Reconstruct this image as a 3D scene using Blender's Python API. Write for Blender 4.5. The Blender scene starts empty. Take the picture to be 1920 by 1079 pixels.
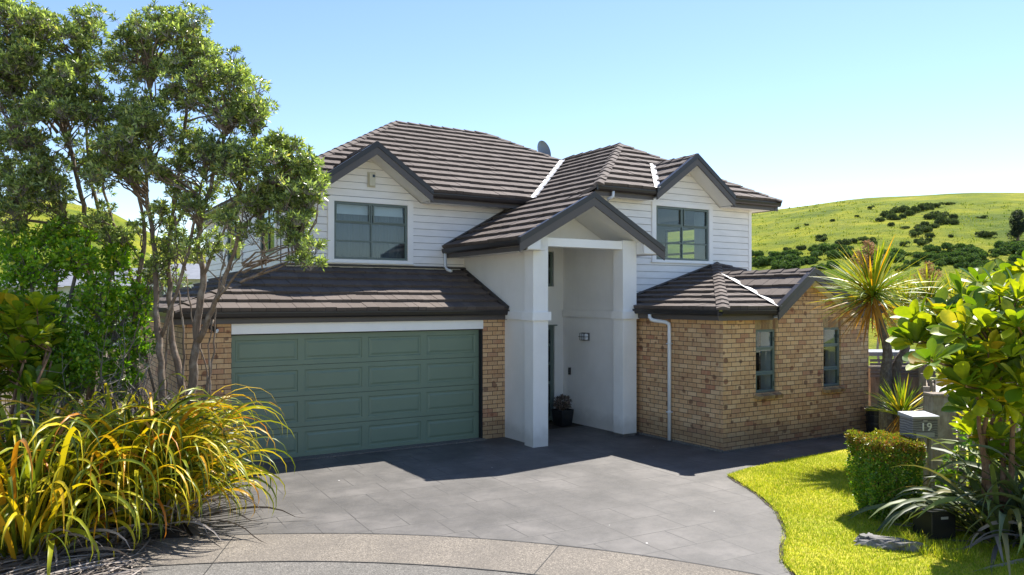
import bpy, math, random
import numpy as np
from mathutils import Vector
random.seed(7); RNG=np.random.default_rng(11)
R=math.radians
scn=bpy.context.scene; C=scn.collection
# ---------------------------------------------------------------- camera geometry
F=1459.77; CY=562.303; TH=R(31.85); CX_,CY_=-3.064,-14.376; H=2.97
def at(u,v,w):
    r=(u-960)/F*w
    return Vector((CX_+r*math.cos(TH)+w*math.sin(TH), CY_-r*math.sin(TH)+w*math.cos(TH), H-(v-CY)/F*w))
# ---------------------------------------------------------------- object helpers
def link(name,me,mat=None,parent=None):
    o=bpy.data.objects.new(name,me); C.objects.link(o)
    if mat is not None and me is not None: me.materials.append(mat)
    if parent is not None: o.parent=parent
    return o
def tag(o,label=None,cat=None,group=None,kind=None):
    if label:o['label']=label
    if cat:o['category']=cat
    if group:o['group']=group
    if kind:o['kind']=kind
    return o
def empty(name,loc=(0,0,0),rz=0,label=None,cat=None,group=None):
    o=bpy.data.objects.new(name,None);C.objects.link(o);o.location=loc;o.rotation_euler=(0,0,rz);o.empty_display_size=.3
    return tag(o,label,cat,group)
def rebase(root,loc):
    """move an Empty to loc, keeping its world-built children where they are"""
    loc=Vector(loc); root.location=loc
    for ch in root.children:
        if ch.type=='MESH' and ch.data:
            ch.location=ch.location-loc
def npmesh(name,V,Fc,smooth=False):
    """V (n,3); Fc (m,k) all same size"""
    V=np.asarray(V,dtype=np.float32);Fc=np.asarray(Fc,dtype=np.int32)
    me=bpy.data.meshes.new(name)
    me.vertices.add(len(V));me.vertices.foreach_set('co',V.ravel())
    m,k=Fc.shape
    me.loops.add(m*k);me.loops.foreach_set('vertex_index',Fc.ravel())
    me.polygons.add(m);me.polygons.foreach_set('loop_start',np.arange(0,m*k,k,dtype=np.int32))
    me.polygons.foreach_set('loop_total',np.full(m,k,dtype=np.int32))
    me.update(calc_edges=True)
    if smooth: me.polygons.foreach_set('use_smooth',np.ones(m,dtype=bool))
    return me
def boxuv(me):
    uv=me.uv_layers.new(name='UVMap').data
    vs=me.vertices
    for p in me.polygons:
        n=p.normal; ax=max(range(3),key=lambda i:abs(n[i]))
        for li in p.loop_indices:
            c=vs[me.loops[li].vertex_index].co
            uv[li].uv=(c.x,c.z) if ax==1 else ((c.y,c.z) if ax==0 else (c.x,c.y))
class MB:
    def __init__(s): s.v=[];s.f=[];s.uv=[]
    def add(s,vs,fs,uvs=None):
        b=len(s.v);s.v+= [tuple(x) for x in vs]; s.f+=[tuple(b+i for i in f) for f in fs]
    def box(s,x0,x1,y0,y1,z0,z1):
        if x0>x1:x0,x1=x1,x0
        if y0>y1:y0,y1=y1,y0
        if z0>z1:z0,z1=z1,z0
        s.add([(x0,y0,z0),(x1,y0,z0),(x1,y1,z0),(x0,y1,z0),(x0,y0,z1),(x1,y0,z1),(x1,y1,z1),(x0,y1,z1)],
              [(0,3,2,1),(4,5,6,7),(0,1,5,4),(1,2,6,5),(2,3,7,6),(3,0,4,7)])
    def obox(s,c,ex,ey,ez):
        """oriented box: centre and half-vectors"""
        c,ex,ey,ez=map(Vector,(c,ex,ey,ez));vs=[]
        for k in (-1,1):
            for a,b in ((-1,-1),(1,-1),(1,1),(-1,1)): vs.append(c+ex*a+ey*b+ez*k)
        s.add(vs,[(0,3,2,1),(4,5,6,7),(0,1,5,4),(1,2,6,5),(2,3,7,6),(3,0,4,7)])
    def prism(s,pts,ext):
        pts=[Vector(p) for p in pts];e=Vector(ext);n=len(pts)
        s.add(pts+[p+e for p in pts],[tuple(range(n))[::-1],tuple(range(n,2*n))]+[(i,(i+1)%n,n+(i+1)%n,n+i) for i in range(n)])
    def poly(s,pts): s.add(pts,[tuple(range(len(pts)))])
    def tube(s,pts,rad,n=8,caps=True):
        pts=[Vector(p) for p in pts]
        if not hasattr(rad,'__len__'): rad=[rad]*len(pts)
        b=len(s.v);prev=None
        for i,p in enumerate(pts):
            d=(pts[min(i+1,len(pts)-1)]-pts[max(i-1,0)]).normalized()
            if prev is None: a=d.orthogonal().normalized()
            else:
                a=prev-d*prev.dot(d)
                a=a.normalized() if a.length>1e-6 else d.orthogonal().normalized()
            prev=a;c=d.cross(a)
            for k in range(n):
                t=2*math.pi*k/n; s.v.append(tuple(p+(a*math.cos(t)+c*math.sin(t))*rad[i]))
        for i in range(len(pts)-1):
            for k in range(n):
                k2=(k+1)%n; s.f.append((b+i*n+k,b+i*n+k2,b+(i+1)*n+k2,b+(i+1)*n+k))
        if caps:
            s.f.append(tuple(b+k for k in range(n))[::-1]); e=b+(len(pts)-1)*n; s.f.append(tuple(e+k for k in range(n)))
    def lathe(s,c,prof,n=20):
        b=len(s.v)
        for r,z in prof:
            for k in range(n):
                t=2*math.pi*k/n;s.v.append((c[0]+r*math.cos(t),c[1]+r*math.sin(t),c[2]+z))
        for i in range(len(prof)-1):
            for k in range(n):
                k2=(k+1)%n;s.f.append((b+i*n+k,b+i*n+k2,b+(i+1)*n+k2,b+(i+1)*n+k))
    def build(s,name,mat,parent=None,smooth=False,uv=True,bevel=0):
        me=bpy.data.meshes.new(name);me.from_pydata(s.v,[],s.f);me.update()
        if uv: boxuv(me)
        if smooth: me.polygons.foreach_set('use_smooth',[True]*len(me.polygons))
        o=link(name,me,mat,parent)
        if bevel:
            m=o.modifiers.new('bevel','BEVEL');m.width=bevel;m.segments=2;m.limit_method='ANGLE'
        return o
# ---------------------------------------------------------------- materials
def newmat(name):
    m=bpy.data.materials.new(name);m.use_nodes=True;nt=m.node_tree
    b=nt.nodes['Principled BSDF'];return m,nt,b
def N(nt,t,**k):
    n=nt.nodes.new(t)
    for a,v in k.items():
        if a.startswith('i_'): n.inputs[a[2:].replace('_',' ')].default_value=v
        else: setattr(n,a,v)
    return n
def L(nt,a,b): nt.links.new(a,b)
def ramp(nt,fac,stops):
    r=nt.nodes.new('ShaderNodeValToRGB');e=r.color_ramp.elements
    while len(e)<len(stops): e.new(.5)
    for i,(p,c) in enumerate(stops): e[i].position=p;e[i].color=(*c,1) if len(c)==3 else c
    L(nt,fac,r.inputs[0]);return r.outputs[0]
def mixc(nt,fac,a,b,mode='MIX'):
    m=nt.nodes.new('ShaderNodeMix');m.data_type='RGBA';m.blend_type=mode
    for s,x in ((m.inputs[0],fac),(m.inputs[6],a),(m.inputs[7],b)):
        if hasattr(x,'is_linked') or hasattr(x,'links'): L(nt,x,s)
        else: s.default_value=x if not isinstance(x,tuple) else (*x,1)[:4]
    return m.outputs[2]
def math_(nt,op,a,b=None,clamp=False):
    m=nt.nodes.new('ShaderNodeMath');m.operation=op;m.use_clamp=clamp
    for i,x in enumerate((a,b)):
        if x is None: continue
        if hasattr(x,'links'): L(nt,x,m.inputs[i])
        else: m.inputs[i].default_value=x
    return m.outputs[0]
def noise(nt,vec,scale,detail=3,rough=.5,w=None):
    n=N(nt,'ShaderNodeTexNoise');n.inputs['Scale'].default_value=scale;n.inputs['Detail'].default_value=detail;n.inputs['Roughness'].default_value=rough
    if vec is not None:L(nt,vec,n.inputs['Vector'])
    return n.outputs['Fac']
def coords(nt,kind='Object'): return N(nt,'ShaderNodeTexCoord').outputs[kind]
def geo_pos(nt): return N(nt,'ShaderNodeNewGeometry').outputs['Position']
def scalev(nt,vec,s):
    m=N(nt,'ShaderNodeMapping');L(nt,vec,m.inputs[0]);m.inputs['Scale'].default_value=s;return m.outputs[0]
def bump(nt,h,b,strength=.3,dist=.01):
    n=N(nt,'ShaderNodeBump');n.inputs['Strength'].default_value=strength;n.inputs['Distance'].default_value=dist
    L(nt,h,n.inputs['Height']);L(nt,n.outputs[0],b.inputs['Normal'])
def paint(name,col,rough=.5,var=.06,bumpy=.0,spec=.5,scale=2.5,metal=0):
    m,nt,b=newmat(name);p=geo_pos(nt)
    n=noise(nt,p,scale,5,.6)
    c=ramp(nt,n,[(.3,tuple(x*(1-var) for x in col)),(.7,tuple(min(1,x*(1+var)) for x in col))])
    L(nt,c,b.inputs['Base Color']);b.inputs['Roughness'].default_value=rough;b.inputs['Specular IOR Level'].default_value=spec
    b.inputs['Metallic'].default_value=metal
    if bumpy: bump(nt,noise(nt,p,60,4,.6),b,bumpy,.004)
    return m
M={}
M['gutter']=paint('gutter_metal',(.024,.020,.019),.35,.1)
M['fascia']=paint('fascia_paint',(.090,.076,.068),.5,.06)
M['soffit']=paint('soffit_paint',(.78,.76,.72),.6,.03)
M['white']=paint('white_paint',(.91,.885,.84),.45,.03)
M['frame']=paint('green_window_frame',(.125,.165,.145),.4,.06)
M['groove_shade']=paint('board_groove_shade',(.20,.21,.23),.8)  # shadow grey for the gaps between weatherboards
M['dark']=paint('dark_reveal',(.018,.018,.018),.7)
M['downpipe']=paint('white_downpipe',(.78,.79,.80),.35,.03)
M['valley']=paint('valley_metal',(.40,.40,.405),.55,.2,metal=.4)
M['interior']=paint('interior_paint',(.42,.42,.44),.8)
M['intshade']=paint('dim_interior_shade',(.05,.05,.05),.8)  # near-black colour stands in for the dimness of rooms behind glass
M['blind']=paint('blind_fabric',(.75,.77,.78),.8)
M['curtain']=paint('curtain_fabric',(.20,.225,.26),.9)
M['black']=paint('black_plastic',(.012,.012,.013),.4)
M['cream']=paint('cream_plastic',(.62,.58,.44),.4)
M['pot']=paint('black_pot_glaze',(.014,.016,.018),.35)
M['greymetal']=paint('grey_metal',(.16,.17,.18),.4,metal=.3)
# weatherboard paint with faint dirt
def m_boards():
    m,nt,b=newmat('weatherboard_paint');p=geo_pos(nt)
    n=noise(nt,scalev(nt,p,(1.5,1.5,6)),1.5,5,.6)
    c=ramp(nt,n,[(.25,(.80,.765,.71)),(.6,(.90,.865,.81)),(.9,(.92,.89,.84))])
    L(nt,c,b.inputs['Base Color']);b.inputs['Roughness'].default_value=.45
    bump(nt,noise(nt,scalev(nt,p,(3,3,60)),3,3),b,.08,.003);return m
M['boards']=m_boards()
def m_plaster():
    m,nt,b=newmat('white_plaster');p=geo_pos(nt)
    n=noise(nt,p,1.2,6,.6);n2=noise(nt,scalev(nt,p,(4,4,.5)),2,4,.6)
    c=ramp(nt,n,[(.3,(.80,.77,.72)),(.7,(.89,.86,.81))])
    c=mixc(nt,ramp(nt,n2,[(.55,(0,0,0)),(.85,(.16,.16,.16))]),c,(.58,.56,.50))
    sz=N(nt,'ShaderNodeSeparateXYZ');L(nt,p,sz.inputs[0]);gg=math_(nt,'SUBTRACT',1,math_(nt,'MULTIPLY',math_(nt,'SUBTRACT',sz.outputs[2],math_(nt,'MULTIPLY',noise(nt,p,5,4),.35)),4.0),True)
    c=mixc(nt,math_(nt,'MULTIPLY',gg,.4),c,(.36,.33,.28))
    L(nt,c,b.inputs['Base Color']);b.inputs['Roughness'].default_value=.75
    bump(nt,noise(nt,p,90,4,.7),b,.15,.004);return m
M['plaster']=m_plaster()
def m_brick():
    m,nt,b=newmat('tan_brick');uv=coords(nt,'UV')
    mp=N(nt,'ShaderNodeMapping');L(nt,uv,mp.inputs[0]);uvm=mp.outputs[0]
    # slight wobble
    br=N(nt,'ShaderNodeTexBrick');L(nt,uvm,br.inputs['Vector']);br.offset=.5;br.squash=1
    for k,v in {'Scale':1,'Mortar Size':.0065,'Mortar Smooth':.2,'Bias':0,'Brick Width':.25,'Row Height':.0920}.items(): br.inputs[k].default_value=v
    br.inputs['Color1'].default_value=(0,0,0,1);br.inputs['Color2'].default_value=(1,1,1,1);br.inputs['Mortar'].default_value=(.5,.5,.5,1)
    sep=N(nt,'ShaderNodeSeparateColor');L(nt,br.outputs['Color'],sep.inputs[0]);rnd=sep.outputs[0];mort=br.outputs['Fac']
    col=ramp(nt,rnd,[(0,(.56,.31,.15)),(.3,(.68,.40,.19)),(.6,(.76,.47,.235)),(.85,(.82,.55,.30)),(1,(.62,.27,.14))])
    # streaks inside the bricks (vertical drag marks)
    st=noise(nt,scalev(nt,uvm,(60,9,1)),1,4,.65)
    col=mixc(nt,ramp(nt,st,[(.35,(0,0,0)),(.75,(.5,.5,.5))]),col,(.30,.14,.06))
    st2=noise(nt,scalev(nt,uvm,(14,6,1)),1,3,.6)
    col=mixc(nt,ramp(nt,st2,[(.45,(0,0,0)),(.7,(.5,.5,.5))]),col,(.68,.50,.28))
    # fired spots
    vo=N(nt,'ShaderNodeTexVoronoi');L(nt,scalev(nt,uvm,(1,1.25,1)),vo.inputs['Vector']);vo.inputs['Scale'].default_value=4.6
    sc=N(nt,'ShaderNodeSeparateColor');L(nt,vo.outputs['Color'],sc.inputs[0])
    d=math_(nt,'ADD',vo.outputs['Distance'],math_(nt,'MULTIPLY',noise(nt,uvm,30,2),.16))
    lim=math_(nt,'MULTIPLY',math_(nt,'SUBTRACT',sc.outputs[0],.25),.42)
    spot=math_(nt,'MULTIPLY',math_(nt,'SUBTRACT',math_(nt,'ADD',lim,.15),d),10,True)
    scol=mixc(nt,sc.outputs[1],(.10,.035,.02),(.24,.065,.03))
    col=mixc(nt,math_(nt,'MULTIPLY',spot,.72),col,scol)
    # per brick red tint
    red=math_(nt,'MULTIPLY',math_(nt,'GREATER_THAN',rnd,.90),.3)
    col=mixc(nt,red,col,(.27,.10,.05))
    # grime near the ground
    p=geo_pos(nt);sz=N(nt,'ShaderNodeSeparateXYZ');L(nt,p,sz.inputs[0])
    g=math_(nt,'SUBTRACT',1,math_(nt,'MULTIPLY',math_(nt,'SUBTRACT',sz.outputs[2],math_(nt,'MULTIPLY',noise(nt,p,3,4),.5)),3.0),True)
    col=mixc(nt,math_(nt,'MULTIPLY',g,.45),col,(.10,.085,.05))
    gr=noise(nt,p,.8,5,.6)
    col=mixc(nt,ramp(nt,gr,[(.5,(0,0,0)),(.8,(.30,.30,.30))]),col,(.26,.19,.11))
    mcol=mixc(nt,noise(nt,uvm,8,3),(.055,.030,.020),(.16,.10,.065))
    col=mixc(nt,mort,col,mcol)
    L(nt,col,b.inputs['Base Color']);b.inputs['Roughness'].default_value=.8
    hh=math_(nt,'ADD',math_(nt,'SUBTRACT',1,mort),math_(nt,'MULTIPLY',noise(nt,uvm,70,4),.35))
    bump(nt,hh,b,.7,.008);return m
M['brick']=m_brick()
def m_brickunit():
    m,nt,b=newmat('tan_brick_unit');g=N(nt,'ShaderNodeNewGeometry')
    col=ramp(nt,g.outputs['Random Per Island'],[(0,(.24,.15,.07)),(.4,(.38,.25,.12)),(.8,(.42,.30,.15)),(1,(.22,.10,.05))])
    n=noise(nt,scalev(nt,g.outputs['Position'],(40,40,12)),1,4,.6)
    col=mixc(nt,ramp(nt,n,[(.4,(0,0,0)),(.8,(.6,.6,.6))]),col,(.12,.09,.04))
    L(nt,col,b.inputs['Base Color']);b.inputs['Roughness'].default_value=.85
    bump(nt,noise(nt,g.outputs['Position'],80,4),b,.4,.004);return m
M['brickunit']=m_brickunit()
def m_tile():
    m,nt,b=newmat('roof_tile');g=N(nt,'ShaderNodeNewGeometry');p=g.outputs['Position']
    col=ramp(nt,g.outputs['Random Per Island'],[(0,(.100,.078,.066)),(.5,(.120,.095,.081)),(1,(.142,.114,.098))])
    n=noise(nt,p,1.1,5,.6)
    col=mixc(nt,ramp(nt,n,[(.35,(0,0,0)),(.75,(.5,.5,.5))]),col,(.085,.070,.062))
    gr=noise(nt,p,160,3,.8)
    col=mixc(nt,ramp(nt,gr,[(.45,(0,0,0)),(.75,(.5,.5,.5))]),col,(.20,.165,.145))
    L(nt,col,b.inputs['Base Color']);b.inputs['Roughness'].default_value=.85;b.inputs['Specular IOR Level'].default_value=.3
    bump(nt,math_(nt,'ADD',gr,noise(nt,scalev(nt,coords(nt,'UV'),(30,2,1)),1,3)),b,.35,.006);return m
M['tile']=m_tile()
def m_door():
    m,nt,b=newmat('green_garage_door');p=geo_pos(nt)
    n=noise(nt,p,1.0,5,.6)
    c=ramp(nt,n,[(.3,(.160,.215,.150)),(.7,(.182,.242,.170))])
    L(nt,c,b.inputs['Base Color']);b.inputs['Roughness'].default_value=.42
    bump(nt,noise(nt,scalev(nt,p,(2,2,120)),2,3),b,.05,.002);return m
M['door']=m_door()
GREF=.045
def m_glass():
    m,nt,b=newmat('window_glass');nt.nodes.remove(b);out=nt.nodes['Material Output']
    t=N(nt,'ShaderNodeBsdfTransparent');t.inputs[0].default_value=(.82,.86,.86,1)
    gl=N(nt,'ShaderNodeBsdfGlossy');gl.inputs['Roughness'].default_value=.01;gl.inputs['Color'].default_value=(.9,.95,1,1)
    lw_=N(nt,'ShaderNodeLayerWeight');lw_.inputs[0].default_value=.5;pw_=math_(nt,'ADD',math_(nt,'MULTIPLY',math_(nt,'POWER',lw_.outputs['Facing'],3.5),.8),GREF)
    mx=N(nt,'ShaderNodeMixShader');L(nt,pw_,mx.inputs[0]);L(nt,t.outputs[0],mx.inputs[1]);L(nt,gl.outputs[0],mx.inputs[2])
    L(nt,mx.outputs[0],out.inputs[0]);return m
M['glass']=m_glass()
def m_drive():
    m,nt,b=newmat('stamped_concrete');p=geo_pos(nt)
    w=N(nt,'ShaderNodeMapping');L(nt,p,w.inputs[0]);w.inputs['Rotation'].default_value=(0,0,R(3))
    # ashlar: two brick grids choose between each other by coarse cells
    def bk(bw,rh,off,freq,sq,loc):
        mp=N(nt,'ShaderNodeMapping');L(nt,w.outputs[0],mp.inputs[0]);mp.inputs['Location'].default_value=loc
        br=N(nt,'ShaderNodeTexBrick');L(nt,mp.outputs[0],br.inputs['Vector']);br.offset=off;br.offset_frequency=freq;br.squash=sq;br.squash_frequency=2
        for k,v in {'Scale':1,'Mortar Size':.010,'Mortar Smooth':.35,'Bias':0,'Brick Width':bw,'Row Height':rh}.items(): br.inputs[k].default_value=v
        br.inputs['Color1'].default_value=(0,0,0,1);br.inputs['Color2'].default_value=(1,1,1,1);br.inputs['Mortar'].default_value=(.5,.5,.5,1)
        return br
    b1=bk(.92,.61,.35,2,.6,(0,0,0))
    s1=N(nt,'ShaderNodeSeparateColor');L(nt,b1.outputs['Color'],s1.inputs[0])
    wear=noise(nt,p,.9,4,.6)
    n1=noise(nt,p,.9,8,.68)
    col=ramp(nt,n1,[(.36,(.052,.048,.044)),(.5,(.090,.083,.076)),(.64,(.145,.133,.122))])
    col=mixc(nt,math_(nt,'MULTIPLY',s1.outputs[0],.25),col,(.080,.074,.068))
    fine=noise(nt,p,28,8,.82)
    col=mixc(nt,ramp(nt,fine,[(.4,(.0,.0,.0)),(.8,(.45,.45,.45))]),col,(.16,.15,.14))
    blot=noise(nt,p,3.2,5,.7)
    col=mixc(nt,ramp(nt,blot,[(.52,(0,0,0)),(.68,(.40,.40,.40))]),col,(.05,.048,.05))
    col=mixc(nt,math_(nt,'MULTIPLY',b1.outputs['Fac'],ramp(nt,wear,[(.38,(.06,.06,.06)),(.62,(.85,.85,.85))])),col,(.028,.026,.024))
    tz=N(nt,'ShaderNodeSeparateXYZ');L(nt,p,tz.inputs[0])
    for x0 in (1.55,3.35):
        dx=math_(nt,'ABSOLUTE',math_(nt,'SUBTRACT',math_(nt,'ADD',tz.outputs[0],math_(nt,'MULTIPLY',math_(nt,'SUBTRACT',noise(nt,p,.5,2),.5),.5)),x0))
        band=math_(nt,'MULTIPLY',math_(nt,'SUBTRACT',1,math_(nt,'MULTIPLY',dx,6.5),True),noise(nt,p,2.5,5,.7))
        col=mixc(nt,math_(nt,'MULTIPLY',band,.55),col,(.075,.068,.062))
    # small pale chips
    vo=N(nt,'ShaderNodeTexVoronoi');L(nt,p,vo.inputs['Vector']);vo.inputs['Scale'].default_value=2.3
    sc=N(nt,'ShaderNodeSeparateColor');L(nt,vo.outputs['Color'],sc.inputs[0])
    chip=math_(nt,'MULTIPLY',math_(nt,'LESS_THAN',vo.outputs['Distance'],.035),math_(nt,'GREATER_THAN',sc.outputs[0],.55))
    col=mixc(nt,chip,col,(.55,.54,.52))
    L(nt,col,b.inputs['Base Color']);b.inputs['Roughness'].default_value=.62
    h=math_(nt,'ADD',math_(nt,'MULTIPLY',b1.outputs['Fac'],-1.0),math_(nt,'MULTIPLY',fine,.5))
    bump(nt,h,b,.35,.008);return m
M['drive']=m_drive()
def m_aggregate(name,base,dark):
    m,nt,b=newmat(name);p=geo_pos(nt)
    v=N(nt,'ShaderNodeTexVoronoi');L(nt,p,v.inputs['Vector']);v.inputs['Scale'].default_value=75
    s=N(nt,'ShaderNodeSeparateColor');L(nt,v.outputs['Color'],s.inputs[0])
    col=ramp(nt,s.outputs[0],[(0,tuple(x*.5 for x in base)),(.35,tuple(x*.85 for x in base)),(.75,base),(1,tuple(min(1,x*1.55) for x in base))])
    n=noise(nt,p,1.3,6,.65)
    col=mixc(nt,ramp(nt,n,[(.4,(0,0,0)),(.7,(.6,.6,.6))]),col,dark)
    L(nt,col,b.inputs['Base Color']);b.inputs['Roughness'].default_value=.85
    bump(nt,v.outputs['Distance'],b,.5,.006);return m
M['agg']=m_aggregate('exposed_aggregate',(.195,.168,.135),(.115,.100,.084))
M['gutterconc']=m_aggregate('road_gutter_concrete',(.16,.148,.13),(.09,.085,.075))
M['asphalt']=m_aggregate('chipseal_road',(.27,.26,.24),(.20,.19,.175))  # road tone paled so it bounces more sun onto the facade
M['bounce_ground']=paint('pale_bounce_ground',(.34,.32,.25),.9,.2)  # pale unseen ground behind the camera, added to bounce sun onto the facade
M['palepath']=paint('pale_path_concrete',(.48,.42,.37),.8,.12,.3)
def m_ground():
    m,nt,b=newmat('ground_soil_grass');p=geo_pos(nt)
    n=noise(nt,p,2.5,6,.65);n2=noise(nt,p,.05,4,.6)
    soil=ramp(nt,n,[(.3,(.030,.022,.015)),(.7,(.085,.066,.048))])
    L(nt,soil,b.inputs['Base Color']);b.inputs['Roughness'].default_value=.95
    bump(nt,noise(nt,p,25,6,.7),b,.9,.03);return m
M['soil']=m_ground()
def m_hill():
    m,nt,b=newmat('hill_pasture');p=geo_pos(nt)
    n=noise(nt,p,.045,9,.72);n2=noise(nt,scalev(nt,p,(1,1,2.5)),.25,8,.75);n3=noise(nt,p,1.3,4,.7)
    col=ramp(nt,n,[(.38,(.07,.11,.012)),(.46,(.17,.205,.012)),(.55,(.27,.27,.018)),(.68,(.36,.31,.06))])
    col=mixc(nt,ramp(nt,n2,[(.42,(0,0,0)),(.62,(.8,.8,.8))]),col,(.11,.145,.02))
    col=mixc(nt,ramp(nt,n3,[(.55,(0,0,0)),(.85,(.5,.5,.5))]),col,(.33,.31,.09))
    L(nt,col,b.inputs['Base Color']);b.inputs['Roughness'].default_value=1;b.inputs['Specular IOR Level'].default_value=.1
    bump(nt,math_(nt,'ADD',n2,math_(nt,'MULTIPLY',n3,.4)),b,.6,1.2);return m
M['hill']=m_hill()
def foliage(name,stops,rough=.4,trans=.3,tcol=None,spec=.5,noise_scale=None,island=True):
    """per-leaf colour with some light passing through the leaf"""
    m,nt,b=newmat(name);g=N(nt,'ShaderNodeNewGeometry')
    col=ramp(nt,g.outputs['Random Per Island'],stops)
    if noise_scale:
        n=noise(nt,g.outputs['Position'],noise_scale,3,.6)
        col=mixc(nt,ramp(nt,n,[(.35,(0,0,0)),(.65,(.55,.55,.55))]),col,stops[0][1])
    L(nt,col,b.inputs['Base Color']);b.inputs['Roughness'].default_value=rough;b.inputs['Specular IOR Level'].default_value=spec
    t=N(nt,'ShaderNodeBsdfTranslucent')
    tc=mixc(nt,1,col,tcol or (1.6,1.9,.5),'MULTIPLY')
    L(nt,tc,t.inputs[0])
    mx=N(nt,'ShaderNodeMixShader');mx.inputs[0].default_value=trans
    out=nt.nodes['Material Output'];L(nt,b.outputs[0],mx.inputs[1]);L(nt,t.outputs[0],mx.inputs[2]);L(nt,mx.outputs[0],out.inputs[0])
    return m
M['leaf_tree']=foliage('tree_leaf',[(0,(.08,.11,.038)),(.35,(.18,.225,.07)),(.7,(.31,.37,.105)),(.92,(.56,.63,.22)),(1,(.52,.40,.12))],.27,.38,(1.4,1.6,.7),.7)
M['leaf_shrub']=foliage('broad_shrub_leaf',[(0,(.09,.19,.014)),(.5,(.18,.33,.02)),(.85,(.30,.44,.025)),(1,(.48,.44,.03))],.35,.38)
M['leaf_puka']=foliage('puka_leaf',[(0,(.08,.16,.012)),(.35,(.20,.29,.014)),(.75,(.42,.46,.018)),(.94,(.56,.50,.02)),(1,(.50,.24,.02))],.42,.40,(1.5,1.5,.4),.5,9)
M['leaf_hedge']=foliage('hedge_leaf',[(0,(.06,.14,.016)),(.5,(.13,.25,.022)),(.85,(.23,.36,.03)),(1,(.34,.24,.05))],.35,.3)
M['leaf_hedge_tip']=foliage('hedge_new_leaf',[(0,(.12,.18,.02)),(.5,(.24,.27,.03)),(.8,(.33,.22,.04)),(1,(.38,.12,.04))],.35,.35,(1.4,1.4,.5))
M['flax']=foliage('flax_leaf',[(0,(.06,.09,.012)),(.25,(.16,.21,.016)),(.55,(.36,.37,.018)),(.80,(.62,.48,.02)),(.94,(.62,.30,.02)),(1,(.40,.10,.02))],.38,.32,(1.4,1.3,.4),.35)
M['flaxdead']=foliage('flax_dead_leaf',[(0,(.10,.08,.065)),(.5,(.24,.20,.17)),(1,(.42,.36,.31))],.7,.1,(1,.9,.7))
M['flaxdark']=foliage('bronze_flax_leaf',[(0,(.05,.07,.040)),(.5,(.095,.125,.050)),(.85,(.17,.22,.05)),(1,(.24,.18,.10))],.5,.18,(1.4,1.4,.6),.3)
M['cord']=foliage('cordyline_leaf',[(0,(.08,.16,.015)),(.40,(.20,.30,.018)),(.75,(.40,.44,.03)),(.92,(.60,.46,.04)),(1,(.65,.30,.02))],.38,.35,(1.4,1.3,.4))
M['cordold']=foliage('cordyline_old_leaf',[(0,(.30,.14,.02)),(.6,(.50,.28,.04)),(1,(.20,.10,.05))],.5,.25,(1.4,1.1,.4))
M['panicle']=foliage('cordyline_flower',[(0,(.55,.38,.20)),(.5,(.70,.50,.26)),(1,(.60,.32,.16))],.8,.4,(1,1,.8))
M['succulent']=foliage('succulent_leaf',[(0,(.04,.06,.04)),(.5,(.16,.10,.08)),(1,(.38,.30,.22))],.5,.1,(1,1,1))
M['grass']=foliage('grass_blade',[(0,(.17,.27,.02)),(.4,(.40,.48,.024)),(.75,(.60,.58,.035)),(1,(.70,.56,.16))],.6,.38,(1.3,1.3,.5),.2,1.6)
M['scrub']=foliage('scrub_leaf',[(0,(.045,.085,.025)),(.6,(.10,.165,.04)),(1,(.20,.26,.06))],.7,.15)
M['gorse']=foliage('hill_bush_leaf',[(0,(.055,.075,.035)),(.6,(.095,.125,.05)),(1,(.16,.19,.07))],.8,.15)
M['tussock']=foliage('tussock',[(0,(.09,.13,.02)),(.5,(.20,.23,.03)),(1,(.36,.33,.09))],.8,.2)
M['pine']=foliage('pine_needles',[(0,(.012,.022,.014)),(.6,(.025,.040,.022)),(1,(.045,.065,.03))],.7,.1)
def m_turf():
    m,nt,b=newmat('turf_base');p=geo_pos(nt);n=noise(nt,p,.8,5,.6);n2=noise(nt,p,14,5,.7)
    c=ramp(nt,n,[(.3,(.30,.36,.012)),(.65,(.52,.46,.02))]);c=mixc(nt,ramp(nt,n2,[(.4,(0,0,0)),(.7,(.6,.6,.6))]),c,(.26,.19,.06))
    L(nt,c,b.inputs['Base Color']);b.inputs['Roughness'].default_value=1;bump(nt,n2,b,.8,.02);return m
M['turf']=m_turf()
def m_bark(name,a,bb,c2,sc=1):
    m,nt,b=newmat(name);p=geo_pos(nt)
    n=noise(nt,scalev(nt,p,(9*sc,9*sc,1.6*sc)),2,6,.7);n2=noise(nt,p,5*sc,4,.6)
    c=ramp(nt,n,[(.3,a),(.7,bb)]);c=mixc(nt,ramp(nt,n2,[(.5,(0,0,0)),(.65,(.7,.7,.7))]),c,c2)
    L(nt,c,b.inputs['Base Color']);b.inputs['Roughness'].default_value=.95;bump(nt,n,b,1,.02);return m
M['bark']=m_bark('tree_bark',(.10,.070,.048),(.26,.19,.135),(.34,.29,.235))
M['twig']=m_bark('pale_twig_bark',(.10,.082,.068),(.24,.21,.185),(.36,.34,.31))
M['cordbark']=m_bark('cordyline_bark',(.050,.038,.030),(.15,.12,.095),(.19,.17,.14),3)
M['pukabark']=m_bark('puka_bark',(.11,.06,.035),(.24,.14,.085),(.28,.20,.13))
M['wood']=m_bark('weathered_fence_wood',(.17,.13,.095),(.36,.30,.235),(.40,.36,.30),.8)
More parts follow.
